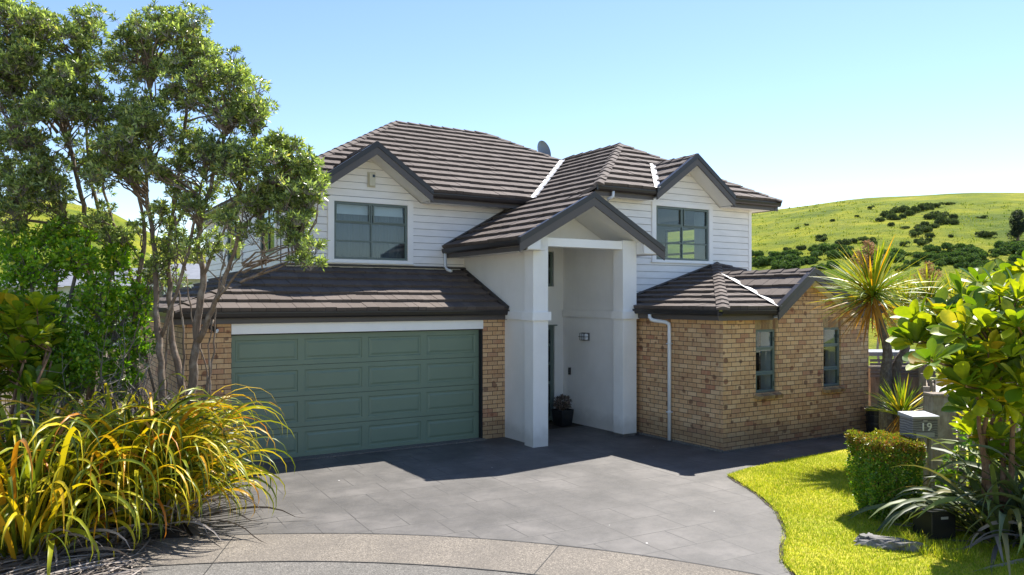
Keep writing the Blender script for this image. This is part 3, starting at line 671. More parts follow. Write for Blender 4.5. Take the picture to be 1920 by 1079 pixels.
# ---- windows
def window(x0,x1,z0,z1,y,cols,rows,fr=.05,bar=.035,dep=.06,trim=None,nrm='y',thickrows=(),parent=HOUSE):
    """front-facing (-y) window; rows = list of fractional bar positions from top"""
    def bx(mb,a,b_,c,d,e,f_):
        if nrm=='y': mb.box(a,b_,c,d,e,f_)
        else: mb.box(c,d,a,b_,e,f_)
    f=MB();ya,yb_=(y,y+dep) if nrm=='y' else ((y,y+dep) if nrm=='x' else (y-dep,y))
    bx(f,x0,x0+fr,ya,yb_,z0,z1);bx(f,x1-fr,x1,ya,yb_,z0,z1);bx(f,x0+fr,x1-fr,ya,yb_,z1-fr,z1);bx(f,x0+fr,x1-fr,ya,yb_,z0,z0+fr)
    xs=[x0+fr]+[x0+(x1-x0)*c for c in cols]+[x1-fr];zs_=[z1-fr]+[z1-(z1-z0)*r for r in rows]+[z0+fr]
    y2a,y2b=(ya+.006,yb_-.006)
    for c in cols:
        xc=x0+(x1-x0)*c;bx(f,xc-bar/2,xc+bar/2,y2a,y2b,z0+fr,z1-fr)
    e=[x0+fr]+sum([[x0+(x1-x0)*c-bar/2,x0+(x1-x0)*c+bar/2] for c in cols],[])+[x1-fr]
    for r in rows:
        zc=z1-(z1-z0)*r
        for i in range(0,len(e),2): bx(f,e[i],e[i+1],y2a+.002,y2b-.002,zc-bar/2,zc+bar/2)
    # thicker opening sashes
    for (ci,ri) in thickrows:
        a=x0+(x1-x0)*([0]+list(cols)+[1])[ci];b_=x0+(x1-x0)*([0]+list(cols)+[1])[ci+1]
        t=z1-(z1-z0)*([0]+list(rows)+[1])[ri];bo=z1-(z1-z0)*([0]+list(rows)+[1])[ri+1]
        a+=fr*.7;b_-=fr*.7;t-=fr*.5;bo+=fr*.3;q=.028;u0,u1=(ya-.012,ya+.02) if nrm!='X' else (yb_-.02,yb_+.012)
        bx(f,a,a+q,u0,u1,bo,t);bx(f,b_-q,b_,u0,u1,bo,t);bx(f,a+q,b_-q,u0,u1,t-q,t);bx(f,a+q,b_-q,u0,u1,bo,bo+q)
    w=f.build('window',M['frame'],parent,bevel=.002)
    p=MB();bx(p,x0+.01,x1-.01,ya+.028,ya+.032,z0+.01,z1-.01);p.build('pane',M['glass'],w)
    if trim:
        tw,tt,tb=trim;t=MB();ty0,ty1=(y-.035,y-.0) if nrm=='y' else (y-.035,y)
        bx(t,x0-tw,x0-.001,y-.035,y+.03,z0-tb,z1+tt);bx(t,x1+.001,x1+tw,y-.035,y+.03,z0-tb,z1+tt)
        bx(t,x0-.001,x1+.001,y-.033,y+.03,z1+.001,z1+tt-.001);bx(t,x0-.001,x1+.001,y-.033,y+.03,z0-tb+.001,z0-.001)
        bx(t,x0-tw-.03,x1+tw+.03,y-.055,y-.0,z0-tb-.025,z0-tb-.001)
        t.build('window_trim',M['white'],w,bevel=.002)
    return w
w1=window(2.513,4.226,3.85,5.096,YM-.01,[.5],[.36,.68],trim=(.14,.11,.06),thickrows=[(0,0),(1,0)])
mb=MB()
for a,b_ in ((2.58,3.35),(3.39,4.16)):
    for k in range(3): mb.box(a,b_,YM+.10+.01*k,YM+.106+.01*k,4.84+.075*k,4.84+.075*k+.075)
mb.build('blind',M['blind'],w1)
mb=MB();n=60;pts=[]
for i in range(n): pts.append((2.45+1.85*i/(n-1),YM+.30+.006*math.sin(i*1.1)+.004*math.sin(i*2.7)))
for i in range(n-1): mb.add([(pts[i][0],pts[i][1],3.7),(pts[i+1][0],pts[i+1][1],3.7),(pts[i+1][0],pts[i+1][1],5.15),(pts[i][0],pts[i][1],5.15)],[(0,1,2,3)])
mb.build('curtain',M['curtain'],w1)
w2=window(9.618,11.373,3.93,5.212,YU-.01,[.5],[.36,.68],trim=(.13,.09,.05),thickrows=[(0,0),(1,0)])
# room behind the right upper window, daylight through the side window
rm=MB()
rm.box(8.5,12.86,YU+.06,YU+.07,2.9,3.86);rm.box(8.5,12.86,5.2,5.25,3.0,5.3);rm.box(8.45,8.5,YU+.07,5.2,3.0,5.3);rm.box(8.5,12.86,YU+.07,5.2,3.0,3.05)
rm.box(8.5,9.5,YU+.02,YU+.03,3.86,5.29);rm.box(11.48,12.86,YU+.02,YU+.03,3.86,5.29)
for p in around(YU+.03,5.2,3.05,5.28,[(1.44,2.71,3.95,5.0)]): rm.prism([(12.86,a,z) for a,z in p],(.02,0,0))
rm.build('interior_wall',M['interior'],HOUSE)
mb=MB();mb.box(8.5,12.85,YU+.03,5.2,5.24,5.26);mb.build('interior_ceiling',M['soffit'],HOUSE)
w3=window(1.44,2.71,3.95,5.0,12.85,[.5],[.36,.68],fr=.055,bar=.06,nrm='x',parent=HOUSE)
w3.data.materials[0]=M['black']
mb=MB()
for k in range(12):
    mb.box(11.42,11.50,YU+.12+k*.035,YU+.135+k*.035,3.9,5.2)
mb.build('curtain',M['blind'],w2)
# wing windows in reveals
for (a,b_,c,d) in winsW:
    w=window(a,b_,c,d,YW+.045,[],[.31,.68],fr=.055,bar=.05,thickrows=[(0,0),(0,2)])
    lt=MB();k=a-.02
    while k<b_+.02:
        lt.box(k+.004,k+.085,YW-.004,YW+.05,d+.002,d+.225) if 0 else None
        k+=.092
    sl=MB();k=a-.04
    while k<b_+.03:
        sl.obox((k+.04,YW-.005,c-.055),(.039,0,0),(0,.085,.028),(0,-.012,.034));k+=.086
    sl.build('window_sill',M['brickunit'],w)
    cu=MB();cu.box(b_-.052,b_-.038,YW+.107,YW+.36,c,d);cu.build('window_reveal',M['blind'],w)
    cu=MB();cu.box(a+.03,b_-.06,YW+.30,YW+.305,(c+d)/2+.15,(c+d)/2+.165);cu.build('curtain_rod',M['blind'],w)
    h=MB();h.box(b_-.075,b_-.06,YW+.02,YW+.03,c+.12,c+.22);h.box(b_-.075,b_-.06,YW+.02,YW+.03,d-.24,d-.16);h.build('window_latch',M['black'],w)
for (a,b_,c,d) in winsW:
    so=MB()
    k=a-.03
    while k<b_+.02:
        so.box(k+.003,k+.082,YW-.004,YW+.05,d+.004,d+.222);k+=.088
    so.build('brick_lintel',M['brickunit'],HOUSE)
rm=MB();rm.box(8.6,12.8,-.8,-.75,0.05,2.6);rm.box(8.5,12.9,YW+.9,YW+.92,.05,.8);rm.box(8.5,12.9,YW+.12,-.75,.02,.05);rm.box(8.5,12.9,YW+.12,-.75,2.55,2.58);rm.box(8.5,8.53,YW+.12,-.75,.05,2.55);rm.build('interior_wall',M['intshade'],HOUSE)
# side windows on the left upper wall
for a,b_ in ((2.2,3.4),(5.3,6.8)):
    w=window(a,b_,3.95,5.0,1.36,[.5],[.36],nrm='x');mb=MB();mb.box(1.6,1.62,a-.1,b_+.1,3.9,5.05);mb.build('curtain',M['curtain'],w)
    t=MB();t.box(1.34,1.37,a-.09,a,3.89,5.09);t.box(1.34,1.37,b_,b_+.09,3.89,5.09);t.box(1.342,1.37,a,b_,5.0,5.09);t.box(1.342,1.37,a,b_,3.89,3.95);t.build('window_trim',M['white'],w)
# entry: front door with sidelight
w=window(6.97,7.80,3.30,4.13,YE+.03,[.5],[.5],fr=.06)
mb=MB();mb.box(6.9,7.9,YE+.3,YE+.32,3.2,4.2);mb.build('curtain',M['intshade'],w)  # dark sheet standing in for the unlit room behind the pane
fd=window(6.93,7.83,.03,2.33,YE+.03,[.0001] if 0 else [],[.2,.4,.6,.8],fr=.09,bar=.06);fd.name='front_door'
mb=MB();mb.box(6.9,7.9,YE+.3,YE+.32,0,2.4);mb.build('door_dim_backing',M['intshade'],fd)  # dark panel paints in the unlit hall behind the door glazing
mb=MB();mb.tube([(7.02,YE-.03,.9),(7.02,YE-.03,1.35)],.014,8);mb.box(7.005,7.035,YE-.02,YE+.03,.95,.98);mb.box(7.005,7.035,YE-.02,YE+.03,1.28,1.31);mb.build('door_handle',M['greymetal'],fd)
mb=MB();mb.box(6.88,7.88,YE-.06,YE+.04,2.335,2.36);mb.build('door_head_flashing',M['frame'],HOUSE)
# ---- garage door
gd=MB();nr,nc=4,4;W_,Hh=5.108,2.33;yd=.125;sh=Hh/nr
for r in range(nr):
    z0=r*sh+.02 if r==0 else r*sh+.004;z1=(r+1)*sh-.004
    xs=[0.002];pw=(W_-.09*2-.13*3)/4
    x=.09
    for c in range(nc): xs+=[x,x+pw];x+=pw+.13
    xs.append(W_-.002);zs_=[z0,r*sh+.095,(r+1)*sh-.095,z1]
    for i in range(len(xs)-1):
        for j in range(3):
            a,b_,c0,d0=xs[i],xs[i+1],zs_[j],zs_[j+1]
            if i%2==1 and j==1:
                rings=[(0,0),(.014,.016),(.040,.016),(.075,.002)]
                for k in range(3):
                    (i0,d_0),(i1,d_1)=rings[k],rings[k+1]
                    o=[(a+i0,yd+d_0,c0+i0),(b_-i0,yd+d_0,c0+i0),(b_-i0,yd+d_0,d0-i0),(a+i0,yd+d_0,d0-i0)]
                    n_=[(a+i1,yd+d_1,c0+i1),(b_-i1,yd+d_1,c0+i1),(b_-i1,yd+d_1,d0-i1),(a+i1,yd+d_1,d0-i1)]
                    gd.add(o+n_,[(q,(q+1)%4,4+(q+1)%4,4+q) for q in range(4)])
                gd.add(n_,[(0,1,2,3)])
            else: gd.add([(a,yd,c0),(b_,yd,c0),(b_,yd,d0),(a,yd,d0)],[(0,1,2,3)])
    gd.add([(.002,yd,z1),(W_-.002,yd,z1),(W_-.002,yd+.04,z1),(.002,yd+.04,z1)],[(0,1,2,3)])
    gd.add([(.002,yd,z0),(.002,yd+.04,z0),(W_-.002,yd+.04,z0),(W_-.002,yd,z0)],[(0,1,2,3)])
gdo=gd.build('garage_door',M['door'],HOUSE)
mb=MB();mb.box(0,W_,yd+.035,yd+.05,0,2.36);mb.build('door_back_panel',M['dark'],gdo)
mb=MB();mb.box(0,W_,yd-.01,yd+.03,.004,.022);mb.build('door_bottom_seal',M['dark'],gdo)
# ---- downpipes
def pipe(parent,pts,r,clips=()):
    mb=MB();mb.tube(pts,r,12)
    for c in clips: mb.obox((c[0],c[1],c[2]),(.05,0,0),(0,.05,0),(0,0,.012))
    return mb.build('downpipe',M['downpipe'],parent,smooth=True)
xd=8.387-.06
pipe(HOUSE,[(8.16,-1.86,2.66),(8.16,-1.86,2.60),(8.17,-1.90,2.55),(8.20,-1.95,2.53),(8.30,-2.20,2.50),(xd,-2.27,2.46),(xd,-2.28,2.40),(xd,-2.28,.03)],.040,[(xd,-2.28,2.05),(xd,-2.28,.62)])
pipe(HOUSE,[(5.15,1.78,4.05),(5.16,1.80,3.72),(5.18,1.72,3.66),(5.22,1.60,3.62)],.036)
pipe(HOUSE,[(7.98,-.86,5.38),(7.98,-.86,5.27),(7.90,-.75,5.20)],.036)
# ================================================================= FIXTURES
d=empty('satellite_dish',(10.05,5.0,7.18),0,'small grey satellite dish behind the roof ridge','satellite dish')
mb=MB();prof=[(r_*.34,(r_**2)*.07) for r_ in (0,.2,.4,.6,.8,1)];mb.lathe((0,0,0),prof,24);mb.lathe((0,0,-.006),prof[::-1],24)
dd=mb.build('dish',M['greymetal'],d,smooth=True,uv=False);dd.rotation_euler=(R(80),0,R(20));dd.location=(0,0,.22)
mb=MB();mb.tube([(0,0,-.35),(0,0,.05),(.03,-.02,.2)],.02,8);mb.build('mast',M['greymetal'],d)
mb=MB();mb.tube([(0,0,.05),(-.28,.12,.0),(-.42,.2,.12)],.012,6);mb.build('feed_arm',M['greymetal'],d)
al=empty('alarm_box',(3.36,YM-.03,5.62),0,'small cream alarm siren box high on the left gable','alarm box')
mb=MB();mb.box(-.07,.07,-.075,0,-.15,.14);mb.build('siren_case',M['cream'],al,bevel=.01)
mb=MB();mb.box(.0,.055,-.082,-.076,.04,.10);mb.build('strobe_lens',M['glassdark'],al)
mb=MB();mb.box(-.09,.09,-.012,.012,-.17,.16);mb.build('mounting_plate',M['cream'],al)
wl_=empty('wall_lamp',(8.09,.28,2.10),0,'small caged bulkhead light on the white entry wall','wall lamp')
mb=MB();mb.box(-.02,0,-.15,.15,-.09,.09);mb.build('lamp_base',M['greymetal'],wl_,bevel=.01)
mb=MB();mb.box(-.11,-.021,-.13,.13,-.075,.075);mb.build('lamp_glass',M['blind'],wl_,bevel=.03)
mb=MB()
for y in (-.08,0,.08): mb.tube([(-.02,y,.085),(-.12,y,.08),(-.12,y,-.08),(-.02,y,-.085)],.007,6)
mb.tube([(-.02,-.14,0),(-.12,-.13,0),(-.12,.13,0),(-.02,.14,0)],.007,6);mb.build('wire_cage',M['black'],wl_)
db=empty('doorbell',(8.09,.92,1.24),0,'small black video doorbell on the white entry wall','doorbell')
mb=MB();mb.box(-.03,.004,-.035,.035,-.085,.085);mb.build('bell_case',M['black'],db,bevel=.006)
mb=MB();mb.lathe((0,0,0),[(.0,.002),(.014,.002),(.016,0)],12);q=mb.build('bell_button',M['greymetal'],db);q.rotation_euler=(0,R(-90),0);q.location=(-.031,0,-.04)
fl=empty('floodlight',(-.40,-.02,2.50),0,'black sensor floodlight under the left garage eave','floodlight')
mb=MB();mb.box(-.06,.06,-.03,.02,-.05,.05);mb.tube([(0,-.03,0),(.06,-.10,-.05)],.015,8);mb.build('bracket',M['black'],fl)
mb=MB();mb.tube([(-.02,-.05,.03),(.16,-.22,-.10)],[.05,.065],14);mb.build('lamp_body',M['black'],fl)
mb=MB();mb.tube([(.161,-.221,-.101),(.175,-.234,-.111)],[.055,.050],14);mb.build('lamp_lens',M['blind'],fl);fl.scale=(.72,.72,.72)
# ================================================================= GROUND
# cul-de-sac circle
def circ(p1,p2,p3):
    ax,ay=p1;bx,by=p2;cx,cy=p3;d_=2*(ax*(by-cy)+bx*(cy-ay)+cx*(ay-by))
    ux=((ax*ax+ay*ay)*(by-cy)+(bx*bx+by*by)*(cy-ay)+(cx*cx+cy*cy)*(ay-by))/d_
    uy=((ax*ax+ay*ay)*(cx-bx)+(bx*bx+by*by)*(ax-cx)+(cx*cx+cy*cy)*(bx-ax))/d_
    return ux,uy,math.hypot(ax-ux,ay-uy)
QX,QY,QR=circ((-.92,-4.18),(1.93,-6.21),(3.56,-8.54))
print('circle',QX,QY,QR)
def arc(r,a0,a1,n=60): return [(QX+r*math.cos(a0+(a1-a0)*i/n),QY+r*math.sin(a0+(a1-a0)*i/n)) for i in range(n+1)]
aL=math.atan2(-4.18-QY,-.92-QX);aR=math.atan2(-8.54-QY,3.56-QX)
def flat(name,pts,z,mat,label=None,kind='structure',t=.0,cat=None):
    me=bpy.data.meshes.new(name)
    from mathutils.geometry import tessellate_polygon
    P=[Vector((x,y,z)) for x,y in pts];tri=tessellate_polygon([P])
    n=len(P);fs=[]
    for a,b_,c in tri:
        nn=(P[b_]-P[a]).cross(P[c]-P[a])
        fs.append((a,b_,c) if nn.z>0 else (a,c,b_))
    vs=list(P)
    if t:
        vs+= [p-Vector((0,0,t)) for p in P];fs+=[(i,(i+1)%n,n+(i+1)%n,n+i) for i in range(n)]
    me.from_pydata([tuple(v) for v in vs],[],fs);me.update();boxuv(me)
    o=link(name,me,mat);tag(o,label,cat,None,kind);return o
lawn_edge=[(6.94,-5.16),(6.78,-5.50),(6.57,-5.89),(6.34,-6.33),(6.08,-6.72),(5.85,-7.07),(5.57,-7.37),(5.27,-7.68),(4.95,-7.95),(4.68,-8.13),(4.42,-8.34),(4.15,-8.55),(3.95,-8.86)]
arcD=arc(QR,aL+.25,aR-.06)
drive=[(-1.3,.3)]+[(-1.3,QY+math.sqrt(max(0,QR**2-(-1.3-QX)**2)))]+[p for p in arcD if p[0]>-1.3]
drive+= lawn_edge[::-1]+[(7.63,-4.98),(9.2,-4.88),(10.8,-4.82),(13.4,-4.8),(13.4,.3)]
flat('driveway',drive,.004,M['drive'])
ring=arc(QR,2.6,-.7,90)+arc(QR-1.05,-.7,2.6,90)
flat('vehicle_crossing',ring,.008,M['agg'])
ring=arc(QR-1.062,2.6,-.7,90)+arc(QR-1.75,-.7,2.6,90)
flat('street_gutter',ring,.006,M['gutterconc'])
flat('road',arc(QR-1.758,2.6,-.7,90)+[(QX,QY-12),(QX-14,QY-6)],-.002,M['asphalt'])
# dark joint lines on the crossing: flat strips laid on the surface
mb=MB()
def strip(p,q,w=.012,z=.0105):
    p,q=Vector((*p,z)),Vector((*q,z));d_=(q-p).normalized();s_=Vector((-d_.y,d_.x,0))*w/2;mb.add([p-s_,q-s_,q+s_,p+s_],[(0,1,2,3)])
for k in range(-1,7):
    a=aR+.235+(k)*.44 - .44
    strip((QX+(QR-.01)*math.cos(a),QY+(QR-.01)*math.sin(a)),(QX+(QR-1.06)*math.cos(a),QY+(QR-1.06)*math.sin(a)))
    strip((QX+(QR-1.07)*math.cos(a),QY+(QR-1.07)*math.sin(a)),(QX+(QR-1.74)*math.cos(a),QY+(QR-1.74)*math.sin(a)))
for rr_ in (QR,QR-1.056):
    pa=arc(rr_,2.4,-.6,160)
    for i in range(160): strip(pa[i],pa[i+1],.016+.010*random.random(),.0125)
o=mb.build('concrete_joint',M['dark']);tag(o,kind='structure')
lawn=[p for p in lawn_edge[::-1]]
arcX=[p for p in arc(QR,aR-.06,-.75,16)]
lawnp=lawn_edge+arcX+[(14,QY-6),(14,-4.86),(10.8,-4.82),(9.2,-4.88),(7.63,-4.98)]
flat('lawn',lawnp,.028,M['turf'],t=.03)
edge=[(p[0]-.05-.03*math.sin(i*2.1),p[1]-.03*math.cos(i*1.7)) for i,p in enumerate(lawn_edge)]
flat('soil_edge',edge+lawn_edge[::-1],.009,M['soil'])
flat('side_path',[(13.5,-4.75),(24,-4.6),(24,2.5),(13.5,2.5)],.010,M['palepath'])
# terrain: flat pad then hills
def prof_h(u):
    xs=[-900,-200,0,110,215,330,450,700,1000,1250,1405,1500,1640,1780,1920,2300,3200,6000]
    vs=[400,392,388,396,418,468,480,470,440,420,411,399,382,377,377,384,400,420]
    return float(np.interp(u,xs,vs))
def terr(x,y):
    dx,dy=x-CX_,y-CY_;w=dx*math.sin(TH)+dy*math.cos(TH);r=dx*math.cos(TH)-dy*math.sin(TH);dist=math.hypot(dx,dy)
    if dist<34 or w<=.15*dist: 
        base=-.02
        return base
    u=960+F*r/w;ang=(CY-prof_h(u))/F
    rt=235;cosf=w/dist
    top=H+ang*rt*cosf
    t=(dist-45)/(rt-45);t=max(0,t)
    if t<=1:
        s_=t**1.15; s_=s_*(1-.25*(1-t)*0)
        z=-.02-4.0*max(0,min(1,(dist-34)/25))*(1-t)**2+ (top)*(.10*t+.90*(t**1.05*(1.9-.9*t) if t<1 else 1))
    else: z=top-(t-1)*22
    z+= (math.sin(x*.05+1)*math.cos(y*.043)*1.0+math.sin(x*.13+y*.09)*.35)*min(1,max(0,t))*(1 if t<.85 else max(0,(1-t)/.15))
    z-= .25*abs(math.sin((x*.021-y*.034)*3.1))*min(1,t*3)*(1 if t<.9 else 0)
    return z
ra=[0,8,16,24,30,34]+list(np.linspace(38,60,9))+list(np.linspace(64,236,64))+[242,255,280,330,420,600,1000,2200]
na=300;Vt=[];
for r_ in ra:
    for k in range(na):
        a=2*math.pi*k/na;x,y=CX_+r_*math.cos(a),CY_+r_*math.sin(a)
        Vt.append((x,y,terr(x,y)))
Ft=[(i*na+k,i*na+(k+1)%na,(i+1)*na+(k+1)%na,(i+1)*na+k) for i in range(len(ra)-1) for k in range(na)]
me=npmesh('ground',Vt,np.array(Ft)[:,::1],True)
me.materials.append(M['hill']);me.materials.append(M['soil']);me.materials.append(M['bounce_ground'])
o=bpy.data.objects.new('ground',me);C.objects.link(o);tag(o,kind='structure')
mi=np.zeros(len(Ft),dtype=np.int32)
for i in range(len(ra)-1):
    for k in range(na):
        a=2*math.pi*(k+.5)/na
        mi[i*na+k]=(2 if math.cos(a)*math.sin(TH)+math.sin(a)*math.cos(TH)<=.15 else (1 if ra[i]<34 else 0))
me.polygons.foreach_set('material_index',mi)
# ================================================================= FOLIAGE TOOLS
def nrm(a): return a/np.maximum(np.linalg.norm(a,axis=-1,keepdims=True),1e-9)
def stamp(tv,tf,Mx,T):
    """tv (k,3), tf (m,3|4), Mx (n,3,3) columns = axes, T (n,3)"""
    n=len(T);k=len(tv)
    V=np.einsum('nij,kj->nki',Mx,tv)+T[:,None,:]
    Fc=tf[None]+(np.arange(n)*k)[:,None,None]
    return V.reshape(-1,3),Fc.reshape(-1,tf.shape[1])
LEAF_V=np.array([(0,0,0),(.42,.45,.10),(0,1,-.06),(-.42,.45,.10),(0,.5,-.02)],float)
LEAF_F=np.array([(0,1,4),(1,2,4),(0,4,3),(4,2,3)])
LEAF2_V=np.array([(0,0,0),(.5,.5,.12),(0,1,0),(-.5,.5,.12)],float);LEAF2_F=np.array([(0,1,2),(0,2,3)])
def big_leaf():
    prof=[(0,.05),(.2,.16),(.42,.36),(.65,.49),(.83,.44),(.95,.24),(1,.04)]
    V=[];Fc=[]
    for t,w in prof:
        z=-.22*t*t
        V+=[(-w,t,z+.10*w),(-w*.5,t,z+.02*w),(0,t,z-.015),(w*.5,t,z+.02*w),(w,t,z+.10*w)]
    for i in range(len(prof)-1):
        for j in range(4): Fc.append((i*5+j,i*5+j+1,i*5+j+6,i*5+j+5))
    return np.array(V,float),np.array(Fc)
BIG_V,BIG_F=big_leaf()
def frames(d,nn):
    d=nrm(d);nn=nrm(nn-(nn*d).sum(-1,keepdims=True)*d);x=np.cross(d,nn)
    return x,d,nn
def rosettes(P,A,k,ls,ws,spread=(.5,1.35),base=.02,seed=0,jit=.2):
    """P (n,3) tips, A (n,3) axes; k leaves each"""
    r=np.random.default_rng(seed);n=len(P)
    P=np.repeat(P,k,0);A=nrm(np.repeat(A,k,0));j=np.tile(np.arange(k),n)
    ref=np.where(np.abs(A[:,2:3])<.9,np.array([[0,0,1.]]),np.array([[1.,0,0]]));e1=nrm(np.cross(A,ref));e2=np.cross(A,e1)
    ph=j*2.39996+np.repeat(r.random(n)*6.28,k)+r.normal(0,jit,n*k)
    psi=spread[0]+(spread[1]-spread[0])*((j+r.random(n*k))/k)
    rad=e1*np.cos(ph)[:,None]+e2*np.sin(ph)[:,None]
    d=A*np.cos(psi)[:,None]+rad*np.sin(psi)[:,None]
    nn=A*np.sin(psi)[:,None]-rad*np.cos(psi)[:,None]+r.normal(0,.15,(n*k,3))
    x,d,nn=frames(d,nn);l=ls*(.6+.65*r.random(n*k));w=ws*(.65+.6*r.random(n*k))
    Mx=np.stack([x*w[:,None],d*l[:,None],nn*l[:,None]],-1)
    return Mx,P+rad*base-A*(psi/1.5*base)[:,None]
def sticks(P0,P1,r0,r1,n=4):
    d=P1-P0;d_=nrm(d);ref=np.where(np.abs(d_[:,2:3])<.9,np.array([[0,0,1.]]),np.array([[1.,0,0]]))
    a=nrm(np.cross(d_,ref));b_=np.cross(d_,a);V=[]
    for k in range(n):
        t=2*math.pi*k/n;V.append(P0+(a*math.cos(t)+b_*math.sin(t))*np.reshape(r0,(-1,1)))
    for k in range(n):
        t=2*math.pi*k/n;V.append(P1+(a*math.cos(t)+b_*math.sin(t))*np.reshape(r1,(-1,1)))
    V=np.stack(V,1).reshape(-1,3);m=len(P0)
    f=np.array([(k,(k+1)%n,n+(k+1)%n,n+k) for k in range(n)])
    Fc=(f[None]+(np.arange(m)*2*n)[:,None,None]).reshape(-1,4)
    return V,Fc
def wiggle(p0,p1,n,amp,seed,sag=0):
    r=random.Random(seed);p0,p1=Vector(p0),Vector(p1);out=[p0]
    off=Vector((0,0,0))
    for i in range(1,n):
        t=i/n;off=off+Vector((r.uniform(-1,1),r.uniform(-1,1),r.uniform(-.4,.4)))*amp
        out.append(p0.lerp(p1,t)+off*math.sin(math.pi*t)+Vector((0,0,sag*math.sin(math.pi*t))))
    out.append(p1);return out
def resample(pts,n):
    """Catmull-Rom through pts"""
    P=[Vector(p) for p in pts];P=[P[0]*2-P[1]]+P+[P[-1]*2-P[-2]];out=[]
    for i in range(1,len(P)-2):
        for j in range(n):
            t=j/n;a,b_,c,d_=P[i-1],P[i],P[i+1],P[i+2]
            out.append(.5*((2*b_)+(c-a)*t+(2*a-5*b_+4*c-d_)*t*t+(3*b_-a-3*c+d_)*t**3))
    out.append(P[-2]);return out
def cut_mesh(name,V,Fc,mat,parent,smooth=False): return link(name,npmesh(name,V,Fc,smooth),mat,parent)
# ================================================================= LEFT TREES
def woody_tree(name,label,base,stems,clumps,seed,ros_per=1.0,leaf=.092,lw=.040,group=None):
    """stems: list of lists of (u,v,w) with start radius; clumps: (u,v,ru,rv,w,depth)"""
    root=empty(name,base,0,label,'tree',group)
    rr=random.Random(seed);rg=np.random.default_rng(seed)
    mb=MB();allp=[]
    for pts,r0,r1 in stems:
        W=resample([at(*p) for p in pts],5)
        W=[p+Vector((rr.uniform(-1,1),rr.uniform(-1,1),0))*.018 for p in W]
        n=len(W);rad=[.80*(r0+(r1-r0)*(i/(n-1))**.6)+rr.uniform(-.004,.004) for i in range(n)]
        mb.tube(W,[max(.006,x) for x in rad],8)
        for i,p in enumerate(W): allp.append((p,rad[i]))
    P=[];A=[];T0=[];T1=[];
    limb=MB()
    for cl in clumps:
        (u,v,ru,rv,w,dep)=cl[:6];dn=cl[6] if len(cl)>6 else 118
        c=at(u,v,w);k=w/F
        # parent point: nearest stem point below
        cand=[(q,(q-c).length+max(0,(q.z-c.z)+.25)*2.5) for q,_ in allp]
        q=min(cand,key=lambda t:t[1])[0]
        # sub clumps in the ellipsoid
        nsub=max(4,int(ru*rv/dn))
        for i in range(nsub):
            while True:
                a,b_,e=[rr.uniform(-1,1) for _ in range(3)]
                if a*a+b_*b_+e*e<1:break
            s_=at(u+a*ru*.95,v+b_*rv*.95,w+e*dep)
            if dn>150: q=min(((q_,(q_-s_).length+max(0,(q_.z-s_.z)+.25)*2.5) for q_,_ in allp),key=lambda t:t[1])[0]
            br=wiggle(q+Vector((rr.uniform(-1,1)*.03,0,rr.uniform(-.25,.1))),s_,5,.10,rr.random(),.06)
            L_=(s_-q).length
            limb.tube(br,[max(.0035,(.011+.007*L_)*(1-.8*t/5)) for t in range(6)],5,False)
            # rosettes on a low dome over the twig end
            nr_=int((8+rr.random()*7)*ros_per);rad=.10+.10*rr.random()
            for _ in range(nr_):
                ph=rr.random()*6.28;ct=rr.uniform(-.6,1);st=math.sqrt(1-ct*ct);q2=rad*(.55+.5*rr.random())
                off=Vector((st*math.cos(ph)*q2*1.25,st*math.sin(ph)*q2*1.25,ct*q2*.8))
                p=s_+off;P.append(p);A.append(off.normalized()*.75+Vector((0,0,.6))+Vector((rr.uniform(-.5,.5),rr.uniform(-.5,.5),0)))
                T0.append(s_+off*.15+Vector((0,0,-.10)));T1.append(p)
    P=np.array(P);A=np.array(A);T0=np.array(T0);T1=np.array(T1)
    def loc(V): return np.asarray(V)-np.array(base)
    mb.v=[tuple(Vector(x)-Vector(base)) for x in mb.v];tr=mb.build('trunk',M['bark'],root,True,False)
    limb.v=[tuple(Vector(x)-Vector(base)) for x in limb.v];limb.build('branch',M['bark'],tr,True,False)
    V,Fc=sticks(T0,T1,np.full(len(T0),.0045),np.full(len(T0),.0028),3);cut_mesh('twig',loc(V),Fc,M['twig'],tr)
    Mx,T=rosettes(P,A,9,leaf,lw,(.25,1.5),.012,seed)
    V,Fc=stamp(LEAF_V,LEAF_F,Mx,T);cut_mesh('crown',loc(V),Fc,M['leaf_tree'],root)
    print(name,'rosettes',len(P));return root
W0=12.6
treeA_stems=[
 ([(345,905,W0),(352,800,W0),(362,700,W0),(372,600,W0),(380,520,W0),(372,440,W0-.1),(400,330,W0-.2),(430,230,W0-.3)],.135,.03),
 ([(372,640,W0),(405,565,W0-.15),(432,490,W0-.3),(462,420,W0-.5),(520,370,W0-.6)],.075,.02),
 ([(352,860,W0+.1),(345,740,W0+.2),(322,640,W0+.3),(318,540,W0+.3),(318,450,W0+.4),(330,350,W0+.4),(350,200,W0+.4),(352,110,W0+.3)],.10,.02),
 ([(330,880,W0),(308,760,W0),(300,660,W0),(292,560,W0+.1),(288,450,W0+.2),(275,350,W0+.3),(285,240,W0+.4),(280,140,W0+.3)],.10,.02),
 ([(310,880,W0+.2),(262,760,W0+.2),(250,660,W0+.2),(256,560,W0+.3),(270,440,W0+.3),(255,330,W0+.3),(230,230,W0+.3)],.105,.022),
 ([(300,640,W0+.1),(345,500,W0-.2),(372,380,W0-.3),(392,300,W0-.3),(440,210,W0-.3)],.045,.015),
 ([(256,560,W0+.3),(232,470,W0+.4),(200,380,W0+.5),(190,300,W0+.5),(190,170,W0+.5)],.05,.015),
 ([(405,565,W0-.15),(452,505,W0-.5),(505,470,W0-.7),(560,450,W0-.8)],.030,.010),
 ([(380,520,W0),(415,440,W0-.2),(470,300,W0-.3),(480,220,W0-.2)],.04,.012),
]
